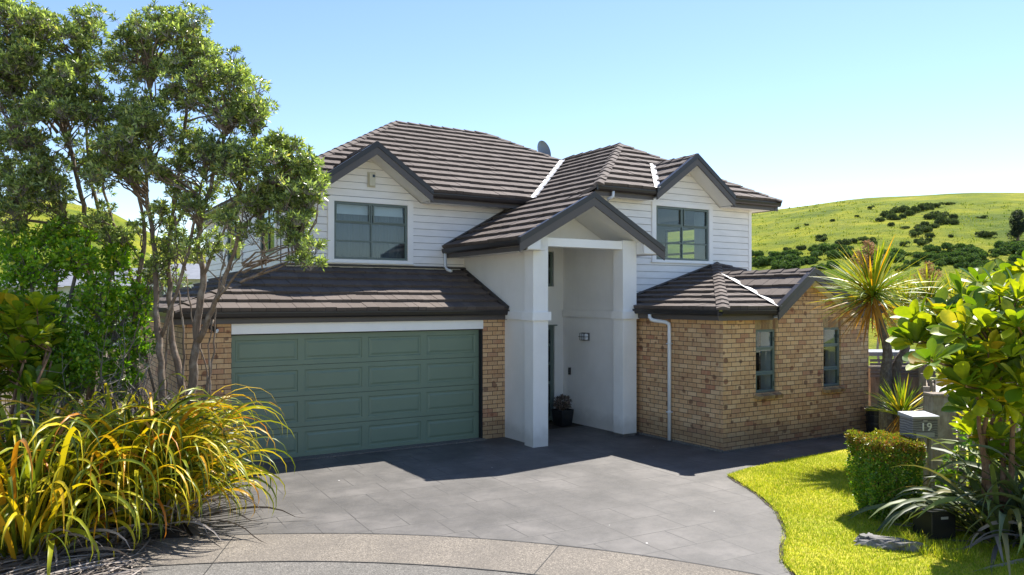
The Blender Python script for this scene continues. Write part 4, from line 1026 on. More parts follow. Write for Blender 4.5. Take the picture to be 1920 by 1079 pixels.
clA=[(285,60,78,42,W0+.2,.6),(345,50,35,35,W0,.5),(350,110,55,40,W0+.2,.6),(250,110,45,50,W0+.4,.6),(390,135,55,38,W0-.1,.6),(425,150,30,30,W0-.2,.4),
 (482,200,34,46,W0-.3,.5),(435,215,50,38,W0-.2,.6),(355,185,48,24,W0-.2,.6),(250,210,42,48,W0-.2,.6),(268,250,62,34,W0-.5,.6),(220,270,45,30,W0-.4,.6),
 (215,320,60,36,W0-.5,.6),(275,318,40,30,W0-.6,.5),(385,290,66,40,W0-.3,.6),(450,310,45,34,W0-.6,.5),(525,300,62,42,W0-.7,.6),(578,330,30,34,W0-.8,.3),(560,370,52,34,W0-.9,.5),
 (500,370,46,34,W0-.6,.5),(360,380,52,26,W0-.2,.5),(430,400,40,22,W0-.6,.5),(575,470,30,30,W0-1.1,.3),(555,420,40,30,W0-1.0,.4),(480,440,30,18,W0-.8,.3),(300,400,26,16,W0,.4),(330,230,180,170,W0+.2,1.0,420),(500,340,110,80,W0-.6,.5,260),(220,420,70,45,W0+.3,.6,190),(380,460,60,50,W0-.3,.5,330),(290,500,70,50,W0+.4,.5,330),(110,430,60,40,W0+.3,.5,170),(160,180,60,60,W0+.4,.5,200),(330,440,60,40,W0+.3,.5,300)]
for (a0,b0,a1,b1,a2,b2,dw) in [(320,870,345,620,330,400,.1),(300,870,272,640,300,420,.3),(280,860,232,640,215,430,.4),(350,860,400,660,425,470,-.1),(262,850,215,700,180,520,.2),(335,860,308,700,350,480,.2),(345,870,388,700,352,520,.0),(270,850,240,720,262,600,-.1),(360,860,395,720,400,600,-.2)]:
    treeA_stems.append(([(a0,b0,W0+dw),((a0+a1)/2+6,(b0+b1)/2,W0+dw),(a1,b1,W0+dw),((a1+a2)/2-8,(b1+b2)/2,W0+dw),(a2,b2,W0+dw)],.042,.010))
woody_tree('evergreen_tree','multi-stemmed evergreen tree with small leathery leaves standing before the left corner of the garage',tuple(at(330,900,W0)),treeA_stems,clA,21,1.0)
W1=12.9
treeB_stems=[
 ([(150,900,W1),(168,760,W1),(176,640,W1),(172,540,W1+.1),(165,440,W1+.2),(150,350,W1+.2),(125,250,W1+.2),(110,150,W1+.2)],.12,.025),
 ([(172,540,W1+.1),(140,440,W1),(120,400,W1-.1),(80,320,W1-.2),(30,250,W1-.2)],.06,.02),
 ([(168,700,W1),(205,560,W1+.2),(190,420,W1+.3),(165,300,W1+.4),(160,180,W1+.4),(150,80,W1+.4)],.065,.02),
 ([(130,440,W1),(90,420,W1-.2),(40,410,W1-.3),(-30,380,W1-.3)],.045,.02),
 ([(110,250,W1+.2),(60,180,W1),(20,110,W1),(10,30,W1)],.035,.012)]
clB=[(160,45,36,36,W1+.2,.5),(50,40,60,36,W1,.6),(15,20,40,30,W1,.5),(100,75,60,40,W1+.2,.6),(30,110,60,44,W1-.1,.6),(95,150,55,40,W1,.6),(165,110,36,42,W1+.3,.5),
 (110,195,62,34,W1-.4,.6),(150,215,26,28,W1-.3,.4),(35,200,52,44,W1-.2,.6),(30,265,54,38,W1-.3,.6),(75,310,44,28,W1-.4,.5),(40,350,66,36,W1-.4,.6),(95,365,36,28,W1-.4,.5),(20,405,40,30,W1-.5,.5),(-40,120,50,90,W1,.6),(-50,300,50,90,W1,.6),(90,220,120,190,W1,.9,420),(170,330,30,60,W1+.3,.4,200)]
woody_tree('evergreen_tree','evergreen tree with a leaning trunk at the far left edge, left of the multi-stemmed tree',tuple(at(150,900,W1)),treeB_stems,clB,33,1.0)
# ---- pale bare understorey shrub with many twigs
def bare_shrub(name,label,base_uv,n,top,seed,h,spread,leafmat=None,lmat_n=0):
    u,v,w=base_uv;b0=at(u,v,w);b0.z=0;root=empty(name,tuple(b0),0,label,'shrub')
    rr=random.Random(seed);mb=MB();tips=[]
    for i in range(n):
        a=rr.random()*6.28;s_=Vector((math.cos(a),math.sin(a),0))*spread[0]*rr.random()
        e=s_*1.0+Vector((math.cos(a+rr.uniform(-.6,.6)),math.sin(a+rr.uniform(-.6,.6)),0))*spread[1]*rr.uniform(.3,1)+Vector((0,0,h*rr.uniform(.6,1.05)))
        pts=wiggle(s_,e,7,.10,rr.random());r0=rr.uniform(.010,.022)
        mb.tube(pts,[r0*(1-.8*j/7) for j in range(8)],5,False)
        for j in range(2,7):
            for _ in range(2):
                d_=Vector((rr.uniform(-1,1),rr.uniform(-1,1),rr.uniform(.0,1))).normalized()*rr.uniform(.15,.45)
                p2=wiggle(pts[j],pts[j]+d_,3,.04,rr.random());mb.tube(p2,[.006,.005,.004,.002],3,False);tips.append((pts[j]+d_,d_))
    mb.build('stem',M['twig'],root,True,False)
    if lmat_n:
        P=np.array([tuple(t[0]) for t in tips for _ in range(lmat_n)])+np.random.default_rng(seed).normal(0,.05,(len(tips)*lmat_n,3))
        A=np.array([tuple(t[1]) for t in tips for _ in range(lmat_n)])
        Mx,T=rosettes(P,A+np.array([0,0,.3]),4,.055,.032,(.4,1.4),.01,seed)
        V,Fc=stamp(LEAF2_V,LEAF2_F,Mx,T);cut_mesh('foliage',V,Fc,leafmat,root)
    return root
bare_shrub('twiggy_shrub','pale twiggy shrub with few leaves in front of the tree trunks',(300,880,12.0),34,0,5,1.75,(.35,.75),M['leaf_shrub'],0)
bare_shrub('twiggy_shrub','bare grey branched shrub rising behind the left part of the flax clump',(150,900,12.1),36,0,6,2.6,(.4,1.2),M['leaf_shrub'],0)
bare_shrub('small_shrub','small light green shrub against the brick beside the garage door',(385,860,12.7),26,0,8,1.45,(.15,.32),M['leaf_hedge_tip'],1)
# ---- leafy broad shrubs at left
def leafy_mass(name,label,blobs,leaf,lw,mat,seed,dens=1.0,cat='shrub',shape=(LEAF_V,LEAF_F),k=6,stemmat='twig',shell=.35,base=None,up=.4):
    """blobs: (u,v,ru,rv,w,dep)"""
    b0=Vector(base) if base else at(blobs[0][0],900,blobs[0][4]);b0.z=0
    root=empty(name,tuple(b0),0,label,cat);rg=np.random.default_rng(seed);Ps=[];As=[]
    mb=MB()
    for (u,v,ru,rv,w,dep) in blobs:
        c=np.array(at(u,v,w));k_=w/F;rx,rz=ru*k_,rv*k_
        n=int(dens*60*(rx*rz+rx*dep+rz*dep)/(leaf*6))
        d=nrm(rg.normal(0,1,(n,3)));rad=(shell+(1-shell)*rg.random(n)**.5)*(.82+.25*np.sin(d[:,0]*5+seed)*np.cos(d[:,2]*4+seed*2))
        r_=np.array([math.cos(TH),-math.sin(TH),0]);f_=np.array([math.sin(TH),math.cos(TH),0])
        off=(d[:,0]*rx*rad)[:,None]*r_+(d[:,1]*dep*rad)[:,None]*f_+(d[:,2]*rz*rad)[:,None]*np.array([0,0,1])
        p=c+off;Ps.append(p);As.append(nrm(off)+np.array([0,0,up])+rg.normal(0,.35,(n,3)))
        for i in range(0,n,6): mb.tube(wiggle(Vector(c)-Vector((0,0,rz*.5)),Vector(p[i]),4,.05,i),[.014,.011,.009,.006,.003],4,False)
        mb.tube(wiggle(b0,Vector(c),5,.06,int(c[0]*100)),[.05,.045,.04,.035,.03,.025],6,False)
    P=np.concatenate(Ps);A=np.concatenate(As);ok=P[:,2]>.02;P,A=P[ok],A[ok]
    Mx,T=rosettes(P,A,k,leaf,lw,(.3,1.45),.02,seed);V,Fc=stamp(shape[0],shape[1],Mx,T)
    cut_mesh('foliage',V-np.array(b0),Fc,mat,root)
    mb.v=[tuple(Vector(x)-b0) for x in mb.v];mb.build('stem',M[stemmat],root,True,False)
    print(name,len(P));return root
leafy_mass('broadleaf_shrub','glossy round-leaved green shrub in front of the leaning tree at the left edge',[(60,500,80,50,12.2,.5),(150,480,60,45,12.4,.5),(185,560,45,70,12.4,.45),(100,600,70,60,12.3,.5),(20,580,60,70,12.1,.5),(160,660,60,70,12.2,.4),(60,700,80,60,12.0,.5),(-50,620,70,130,12.0,.5),(215,600,46,80,12.7,.3),(225,480,36,50,12.7,.25),(110,440,60,34,12.6,.4),(262,560,26,50,12.9,.25),(262,640,30,60,12.8,.25),(110,690,90,50,12.0,.4),(225,700,40,50,12.5,.3),(30,460,50,36,12.4,.4)],.085,.06,M['leaf_shrub'],41,2.6)
# puka-like big leaf shrub at far left
# ================================================================= FLAX
def blades(name,specs,mat,parent,base,nseg=10):
    """specs list of dict(p0,dir(2d unit),L,width,rise,droop,twist)"""
    V=[];Fc=[];b=0
    for s_ in specs:
        L_,w,th,dr,az=s_['L'],s_['w'],s_['th'],s_['dr'],s_['az']
        p=np.array(s_['p'],float);h=np.array([math.cos(az),math.sin(az),0]);ang=th
        side=np.array([-math.sin(az),math.cos(az),0]);tw=s_['tw']
        side_c=side
        for i in range(nseg+1):
            t=i/nseg
            d=h*math.cos(ang)+np.array([0,0,1])*math.sin(ang)
            up=-h*math.sin(ang)+np.array([0,0,1])*math.cos(ang)
            ww=w*(.55+.9*t if t<.35 else .865*(1-((t-.35)/.65)**2.2)+.02)
            sd=side*math.cos(tw*t)+up*math.sin(tw*t);un=up*math.cos(tw*t)-side*math.sin(tw*t)
            V+=[p-sd*ww*.5+un*ww*.16,p.copy(),p+sd*ww*.5+un*ww*.16]
            p=p+d*L_/nseg
            if p[2]<.03 and d[2]<0: p[2]=.03+.01*random.random();ang=max(ang,-.05)
            ang-= dr/nseg*((.35+1.3*t) if s_.get('k') is None else (.08+2.75*t*t))
            h=h+side*s_['cv']/nseg;h=h/np.linalg.norm(h);side=np.array([-h[1],h[0],0])
        for i in range(nseg):
            a=b+i*3;Fc+=[(a,a+1,a+4,a+3),(a+1,a+2,a+5,a+4)]
        b+=3*(nseg+1)
    return cut_mesh(name,np.array(V)-np.array(base),np.array(Fc),mat,parent,True)
def flax(name,label,centers,n,Lr,wr,seed,mats,dead=.15,thr=(.5,1.35),drr=(1.6,3.0),dome=False):
    rr=random.Random(seed);base=(centers[0][0],centers[0][1],0);root=empty(name,base,0,label,'flax plant')
    A=[];D=[]
    for i in range(n):
        c=rr.choice(centers);fan=rr.random()*6.28;q=rr.random()**.6*c[2]
        az=fan+rr.uniform(-.5,.5)
        sp=dict(p=(c[0]+q*math.cos(fan),c[1]+q*math.sin(fan),.02),az=az,L=rr.uniform(*Lr),w=rr.uniform(*wr),th=rr.uniform(*thr),dr=rr.uniform(*drr),tw=rr.uniform(-1.2,1.2),cv=rr.uniform(-.5,.5))
        if dome:
            sp['k']=1;sp['L']*=.66+.34*min(1,(sp['th']-.6)/.7)
            sp['dr']+=.5*rr.random()
        if rr.random()<dead:
            sp['th']=rr.uniform(.0,.8);sp['L']*=.75;sp['w']*=.6;sp['dr']=rr.uniform(1.5,3.2);sp['tw']=rr.uniform(-3,3);D.append(sp)
        else:A.append(sp)
    blades('leaf',A,mats[0],root,base,15 if dome else 10);
    if D: blades('dead_leaf',D,mats[1],root,base)
    return root
flax('flax_plant','yellow-green flax clump with orange tinted drooping leaves beside the driveway',[(-1.80,-2.80,.45),(-1.50,-3.1,.35),(-2.1,-3.25,.4),(-2.1,-2.5,.4)],950,(1.8,2.7),(.042,.070),3,(M['flax'],M['flaxdead']),.12,(.7,1.5),(2.9,3.9),True)
flax('flax_plant','greener flax clump at the bottom left corner, left of the orange tinted one',[(-3.05,-3.1,.5),(-3.1,-3.75,.4),(-3.3,-2.4,.5)],520,(1.8,2.7),(.048,.080),4,(M['flax'],M['flaxdead']),.2,(.6,1.45),(2.8,3.8),True)
flax('flax_plant','dark bronze-green flax with wide leaves under the big-leaved shrub at right',[(7.05,-9.45,.25),(7.35,-9.95,.35),(7.8,-9.7,.35),(8.3,-9.6,.3)],300,(1.2,2.1),(.065,.115),5,(M['flaxdark'],M['flaxdead']),.22)
# litter of dead leaves on the ground at left
rr=random.Random(9);sp=[]
for i in range(1700):
    a=rr.uniform(1.7,4.2);x,y=rr.uniform(-4.8,-1.55),rr.uniform(-5.8,-2.6)
    if math.hypot(x-QX,y-QY)<QR+.02-(1.5 if x<-1.9 else (.25 if rr.random()<.3 else 0)): continue
    sp.append(dict(p=(x,y,.03+rr.random()*.08),az=rr.gauss(3.6,.5),L=rr.uniform(.4,1.0),w=rr.uniform(.012,.03),th=rr.uniform(-.1,.12),dr=rr.uniform(0,.5),tw=rr.uniform(-2,2),cv=rr.uniform(-.4,.4)))
o=blades('leaf_litter',sp,M['flaxdead'],None,(0,0,0),5);tag(o,'grey-brown dead flax leaves lying under the left flax clumps','leaf litter',None,'stuff')
# ================================================================= BIG LEAF SHRUBS
def puka(name,label,base,tips,seed,leaf=.42,k=13,stems=()):
    rg=np.random.default_rng(seed);rr=random.Random(seed);b=Vector(base);root=empty(name,tuple(b),0,label,'shrub')
    mb=MB();T=[at(*t) for t in tips];cen=Vector([sum(t[i] for t in T)/len(T) for i in range(3)])
    hubs=[]
    for i in range(5):
        e=cen+Vector((rr.uniform(-.7,.7),rr.uniform(-.6,.6),rr.uniform(-.35,.1)))*(leaf*2.2)
        pl_=resample(wiggle(b,e,4,.16,rr.random()),3);mb.tube(pl_,[.045-.030*j/(len(pl_)-1) for j in range(len(pl_))],7);hubs+=pl_[len(pl_)//2:]
    for t in T:
        h=min(hubs,key=lambda q:(q-t).length+max(0,q.z-t.z)*1.5);mb.tube(wiggle(h,t,4,.05,rr.random(),-.05),[.018,.015,.013,.011,.009],5,False)
    mb.v=[tuple(Vector(x)-b) for x in mb.v];mb.build('stem',M['pukabark'],root,True,False)
    P=np.array([tuple(t) for t in T]);A=np.tile(np.array([[0,0,1.]]),(len(P),1))+rg.normal(0,.28,(len(P),3))
    cen=P.mean(0);A+= .35*nrm(P-cen)
    Mx,T2=rosettes(P,A,k,leaf,leaf*.56,(.25,1.45),.03,seed,.25);V,Fc=stamp(BIG_V,BIG_F,Mx,T2)
    cut_mesh('leaf',V-np.array(b),Fc,M['leaf_puka'],root,True);return root
tips=[]
rr=random.Random(17)
for (v,u0,u1,w) in [(512,1850,1990,9.6),(535,1800,2000,9.2),(560,1765,2000,9.5),(580,1725,2000,8.9),(600,1690,2000,9.3),(625,1672,2000,8.7),(650,1680,2000,9.0),(676,1705,2000,8.5),(700,1740,2000,8.8),(725,1765,2010,8.5),(745,1800,2010,8.8),(768,1770,2010,9.3),(795,1780,2010,9.7),(825,1790,2000,9.8),(860,1810,2000,9.9),(560,1830,2000,8.3),(610,1800,2000,8.2),(665,1820,2000,8.1),(590,1780,2000,10.1),(640,1760,2000,10.0),(690,1780,2000,9.9)]:
    u=u0+38
    while u<u1:
        tips.append((u+rr.uniform(-16,16),v+rr.uniform(-14,14),w+rr.uniform(-.35,.35)));u+=rr.uniform(36,54)
puka('big_leaf_shrub','large shrub with big glossy yellow-green paddle leaves behind the mailbox at right',tuple(Vector((*at(1860,900,9.9)[:2],0))),tips,51,.265,15)
rr=random.Random(3);tips=[(rr.uniform(-40,85),rr.uniform(560,740),rr.uniform(10.9,11.7)) for _ in range(34)]
puka('big_leaf_shrub','dark green paddle-leaved shrub low at the far left edge',tuple(Vector((*at(30,900,11)[:2],0))),tips,52,.30)
# ================================================================= HEDGE
hb=at(1658,985,10.6);hb.z=0
hd=empty('hedge',tuple(hb),-TH,'clipped box-shaped hedge with reddish new tips on the lawn beside the mailbox','hedge')
rg=np.random.default_rng(5);n=5200
P=rg.uniform(-1,1,(n,3));
ax=rg.integers(0,3,n);sg=np.where(rg.random(n)<.5,-1,1)
ins=rg.random(n)**2*.3
for i in range(3): P[ax==i,i]=sg[ax==i]*(1-ins[ax==i])
P=P[~((ax==2)&(sg<0))]
N0=P.copy();hw,hh,hdp=.33,.60,.38
zz=(P[:,2]+1)/2;taper=.72+.28*np.minimum(1,zz*1.8)
wob=1+.06*np.sin(P[:,2]*5+P[:,0]*4)+.05*np.sin(P[:,1]*7+1)
Q=np.stack([P[:,0]*hw*taper*wob,P[:,1]*hdp*taper,zz*1.03*(1+.03*np.sin(P[:,0]*6))+.06],-1)
A=nrm(N0*np.array([1,1,.9]))+np.array([0,0,.5])+rg.normal(0,.35,Q.shape)
top=(Q[:,2]>.97)|((Q[:,2]>.8)&(rg.random(len(Q))<.35))
for sel,mt,nm in ((~top,'leaf_hedge','foliage'),(top,'leaf_hedge_tip','new_growth')):
    Mx,T=rosettes(Q[sel],A[sel],5,.042,.026,(.3,1.4),.012,7);V,Fc=stamp(LEAF2_V,LEAF2_F,Mx,T);cut_mesh(nm,V,Fc,M[mt],hd)
mb=MB();rr=random.Random(2)
for i in range(60): mb.tube(wiggle((rr.uniform(-.12,.12),rr.uniform(-.12,.12),0),(rr.uniform(-.36,.36),rr.uniform(-.36,.36),rr.uniform(.4,.98)),5,.04,i),[.012,.01,.009,.007,.005,.003],4,False)
mb.build('stem',M['bark'],hd,True,False)
# ================================================================= CORDYLINES
def spikes(P,n,Lr,w,mat,parent,name,seed,elev=(-.9,1.45),droop=(.2,1.1),base=(0,0,0)):
    rr=random.Random(seed);sp=[]
    for i in range(n):
        th=math.asin(rr.uniform(math.sin(elev[0]),math.sin(elev[1])))
        az=rr.random()*6.28
        sp.append(dict(p=(P[0]+.03*math.cos(az),P[1]+.03*math.sin(az),P[2]+rr.uniform(-.1,.1)),az=az,L=rr.uniform(*Lr),w=w*rr.uniform(.7,1.15),th=th,dr=rr.uniform(*droop)*(1-.5*abs(th)/1.5),tw=rr.uniform(-.6,.6),cv=rr.uniform(-.12,.12)))
    return blades(name,sp,mat,parent,base,6)
def panicle(P,parent,seed,h=.7,base=(0,0,0),n=700):
    rr=random.Random(seed);T0=[];T1=[]
    for i in range(26):
        t=.1+.9*i/26;a=rr.random()*6.28;p=Vector(P)+Vector((0,0,h*t));q=p+Vector((math.cos(a),math.sin(a),.9))*.32*(1.1-t)
        T0.append(p);T1.append(q)
        for j in range(n//26):
            s_=rr.random();c=p.lerp(q,s_);e=c+Vector((rr.uniform(-1,1),rr.uniform(-1,1),rr.uniform(-.5,1)))*.06;T0.append(c);T1.append(e)
    T0.append(Vector(P));T1.append(Vector(P)+Vector((0,0,h)))
    V,Fc=sticks(np.array([tuple(x) for x in T0]),np.array([tuple(x) for x in T1]),np.full(len(T0),.006),np.full(len(T0),.005),3)
    cut_mesh('flower_spike',V-np.array(base),Fc,M['panicle'],parent)
WC=14.4
cb=at(1672,838,WC);cb.z=0
cr=empty('cabbage_tree',tuple(cb),0,'spiky cabbage tree with twin ringed trunks at the right end of the brick wing','tree')
def bt(pts,radii,mat,name,parent,b):
    mb=MB();W=resample(pts,6);n=len(W);rad=list(np.interp(np.linspace(0,1,n),np.linspace(0,1,len(radii)),radii));rad=[r_*(1+.06*math.sin(i*2.3)) for i,r_ in enumerate(rad)]
    mb.tube(W,rad,12);mb.v=[tuple(Vector(x)-Vector(b)) for x in mb.v];return mb.build(name,mat,parent,True,False)
bt([at(1666,838,WC),at(1660,760,WC),at(1661,700,WC),at(1664,660,WC),at(1655,620,WC),at(1642,575,WC),at(1636,548,WC)],[.14,.12,.10,.085,.07,.06,.05],M['cordbark'],'trunk',cr,cb)
bt([at(1688,838,WC+.1),at(1676,770,WC+.1),at(1674,715,WC+.1),at(1684,680,WC+.1),at(1698,655,WC+.1),at(1702,640,WC+.1)],[.10,.085,.08,.08,.075,.03],M['cordbark'],'trunk',cr,cb)
hc=at(1636,552,WC)
spikes(hc,260,(.75,1.25),.042,M['cord'],cr,'leaf',61,(-.35,1.5),(.1,.7),tuple(cb))
spikes(hc-Vector((0,0,.1)),80,(.7,1.1),.038,M['cordold'],cr,'old_leaf',62,(-1.2,-.2),(.1,.6),tuple(cb))
panicle(hc+Vector((-.12,0,.30)),cr,63,.65,tuple(cb))
WD=17.5;cb2=at(1745,800,WD);cb2.z=0
cr2=empty('cabbage_tree',tuple(cb2),0,'second spiky cabbage tree with a tan flower spike, behind the big-leaved shrub','tree')
bt([Vector(cb2),at(1745,680,WD),at(1742,560,WD)],[.12,.09,.06],M['cordbark'],'trunk',cr2,cb2)
for k,(u,v) in enumerate(((1740,562),(1700,570),(1790,572))):
    hc2=at(u,v,WD+.3*k);spikes(hc2,130,(.6,.95),.042,M['cord'],cr2,'leaf',70+k,(-.1,1.5),(.1,.6),tuple(cb2))
panicle(at(1740,545,WD),cr2,73,.6,tuple(cb2))
yb_=at(1692,775,12.7)
yg=Vector((yb_.x,yb_.y,0));yr=empty('young_cabbage_tree',tuple(yg),0,'young spiky yellow-striped cabbage tree behind the mailbox','plant')
bt([yg,Vector((yb_.x,yb_.y,.5)),yb_],[.06,.055,.04],M['cordbark'],'trunk',yr,yg)
spikes(yb_,90,(.45,.72),.035,M['cord'],yr,'leaf',81,(.1,1.5),(.0,.5),tuple(yg))
spikes(yb_-Vector((0,0,.08)),50,(.4,.6),.03,M['cordold'],yr,'old_leaf',82,(-1.45,-.9),(.0,.3),tuple(yg))
# ================================================================= FENCE, POST, MAILBOX
def fence(name,label,p0,p1,h,n_gap=.012,seed=1,pw=.14,h1=None):
    rr=random.Random(seed);p0,p1=Vector(p0),Vector(p1);d=(p1-p0);L_=d.length;d.normalize();s_=Vector((-d.y,d.x,0))
    root=empty(name,tuple(p0),0,label,'fence');x=0;mb=MB();h1=h1 or h
    while x<L_:
        w=pw*rr.uniform(.92,1.05);hh_=h+(h1-h)*x/L_+rr.uniform(-.03,.03);c=p0+d*(x+w/2)-p0
        mb.obox((c.x,c.y,hh_/2+.02),d*(w/2-n_gap/2),s_*.010,(0,0,hh_/2));x+=w+n_gap
    mb.build('paling',M['wood'],root)
    r=MB()
    for z in (.35,h*.55,h-.25):
        c=d*L_/2+s_*.035;r.obox((c.x,c.y,z),d*L_/2,s_*.022,(0,0,.045))
    r.build('rail',M['wood'],root)
    k=0.
    while k<=L_:
        q=MB();c=d*k+s_*.10;q.obox((c.x,c.y,h/2),d*.045,s_*.045,(0,0,h/2));q.build('post',M['wood'],root);k+=2.4
    return root
fp=at(1757,900,11.9);fp.z=0
fence('paling_fence','weathered grey paling fence running back from the thick post towards the brick wing',(fp.x+.12,fp.y+.12,0),(14.9,-3.9,0),1.62,h1=1.75,seed=3)
fence('paling_fence','weathered paling fence behind the big-leaved shrub at the right edge',(fp.x+.2,fp.y-.05,0),(17.,-13.,0),1.45,seed=4,n_gap=.02)
pr=empty('fence_post',tuple(fp),-TH,'thick weathered square timber post beside the mailbox','post')
mb=MB();mb.box(-.13,.13,-.13,.13,0,1.50);mb.build('post_shaft',M['wood'],pr,bevel=.012)
mb=MB();mb.prism([(-.145,-.145,1.501),(.145,-.145,1.501),(.145,.145,1.501),(-.145,.145,1.501)],(0,0,.045));mb.build('post_cap',M['wood'],pr,bevel=.01)
mp=at(1722,900,10.7);mp.z=0
mr=empty('mailbox',tuple(mp),-TH+R(6),'grey wooden mailbox numbered 19 with a pale metal lid on thin posts','mailbox')
hx,zb,zt_=.180,1.09,1.36
mb=MB();mb.prism([(-hx,-.15,zb),(hx,-.15,zb),(hx,-.15,zt_),(-hx,-.15,zt_)],(0,.30,0));mb.build('box_body',M['greywood'],mr,bevel=.004)
mb=MB();mb.prism([(-hx-.015,-.175,zt_+.002),(-hx-.015,-.175,zt_+.03),(-hx-.015,.17,zt_+.055),(-hx-.015,.17,zt_+.002)],(2*hx+.03,0,0));mb.build('lid',M['zinc'],mr)
mb=MB();mb.box(-.13,.13,-.158,-.149,zb+.015,zb+.075);mb.build('mail_slot_plate',M['zinc'],mr)
mb=MB();mb.box(-.028,.028,-.156,-.149,zt_-.045,zt_-.02);mb.build('keyhole_plate',M['zinc'],mr)
for x in (-.06,.155):
    mb=MB();mb.box(x-.018,x+.018,-.02,.02,0,zb-.001);mb.build('leg',M['wood'],mr)
cu=bpy.data.curves.new('house_number','FONT');cu.body='19';cu.size=.155;cu.extrude=.006;cu.align_x='CENTER';cu.space_character=1.15
to=bpy.data.objects.new('house_number',cu);C.objects.link(to)
dg=bpy.context.evaluated_depsgraph_get();me=bpy.data.meshes.new_from_object(to.evaluated_get(dg));bpy.data.objects.remove(to)
to=link('house_number',me,M['numeral'],mr);to.rotation_euler=(R(90),0,0);to.location=(.01,-.157,zb+.105)
# planter box
pb=at(1751,1010,9.7);pb.z=0
pt=empty('planter_box',tuple(pb),-TH+R(12),'black plastic planter box on the grass between hedge and dark flax','planter')
mb=MB();mb.prism([(-.17,-.17,0),(.17,-.17,0),(.17,.17,0),(-.17,.17,0)],(0,0,.36));
me_=mb.build('planter_shell',M['black'],pt,bevel=.012)
mb=MB();mb.box(-.045,.055,-.176,-.171,.28,.31);mb.build('label_plate',M['zinc'],pt)
mb=MB();mb.box(-.185,.185,-.185,.185,.34,.375);mb.build('rim',M['black'],pt,bevel=.006)
# low rock edging stone
rk=at(1668,1038,9.25);rk.z=0
bm_v=[];import bmesh
def rock(name,label,loc,sx,sy,sz,seed,rz):
    bm=bmesh.new();bmesh.ops.create_icosphere(bm,subdivisions=4,radius=1)
    rr=random.Random(seed);ph=[rr.random()*6 for _ in range(6)]
    from mathutils import noise as mn
    for v in bm.verts:
        n_=mn.noise(v.co*1.6+Vector((seed,0,0)))*.55+mn.noise(v.co*4+Vector((0,seed,0)))*.22+mn.noise(v.co*11)*.09
        c=v.co*(1+n_);c=Vector((c.x,c.y,min(.75,c.z)));v.co=Vector((c.x*sx,c.y*sy,c.z*sz))
    me=bpy.data.meshes.new(name);bm.to_mesh(me);bm.free()
    o=link(name,me,M['rock']);o.location=loc;o.rotation_euler=(0,0,rz);tag(o,label,'rock');return o
rock('rock','long low grey stone edging the foot of the hedge',(rk.x,rk.y,.03),.33,.13,.13,4,-TH+R(-22))
q=at(1625,1018,9.45);rock('rock','small round grey stone at the left end of the long stone',(q.x,q.y,.04),.13,.10,.11,9,.4)
# pot in the entry
pp=(7.66,.62,0)
po=empty('potted_plant',pp,.1,'square black pot with a rosette plant in the entry porch','potted plant')
mb=MB();mb.add([(-.15,-.15,0),(.15,-.15,0),(.15,.15,0),(-.15,.15,0),(-.19,-.19,.38),(.19,-.19,.38),(.19,.19,.38),(-.19,.19,.38)],[(3,2,1,0),(0,1,5,4),(1,2,6,5),(2,3,7,6),(3,0,4,7)])
mb.box(-.17,.17,-.17,.17,.33,.345);mb.build('pot',M['pot'],po)
rg=np.random.default_rng(8);P=rg.normal(0,1,(150,3));P=nrm(P)*np.array([.23,.23,.17])*(.6+.4*rg.random((150,1)));P[:,2]+=.53
Mx,T=rosettes(P,P-np.array([0,0,.45])+np.array([0,0,.1]),7,.055,.03,(.2,1.4),.005,5);V,Fc=stamp(LEAF2_V,LEAF2_F,Mx,T);cut_mesh('foliage',V,Fc,M['succulent'],po)
mb=MB();rr=random.Random(1)
for i in range(30):mb.tube([(0,0,.34),tuple(P[i])],[.010,.005],4,False)
mb.build('stem',M['bark'],po)
# stack of dark pots and a slatted unit beyond the wing
q=at(1643,800,17.2)
st=empty('flower_pot',(q.x,q.y,0),0,'stack of dark plastic pots beyond the right end of the brick wing','pot')
mb=MB()
for k in range(3): mb.lathe((0,0,.16*k),[(.0,.01),(.19,.01),(.22,.24),(.235,.24),(.235,.27),(.21,.27),(.2,.2)],18)
mb.build('pot',M['pot'],st)
q=at(1665,690,18.6)
ac=empty('garden_shed',(q.x,q.y,0),-TH,'low grey slatted shed with a pale flat top, beyond the wing and the cabbage tree','shed')
mb=MB();mb.box(-.6,.9,-.4,.5,0,1.35);mb.build('shed_wall',M['wood'],ac)
mb=MB()
for k in range(5): mb.box(-.62,.92,-.425,-.402,1.36+.09*k-.2,1.42+.09*k-.2)
mb.build('slat',M['greywood'],ac)
mb=MB();mb.box(-.68,.98,-.5,.55,1.66,1.75);mb.build('shed_roof',M['nroof'],ac)
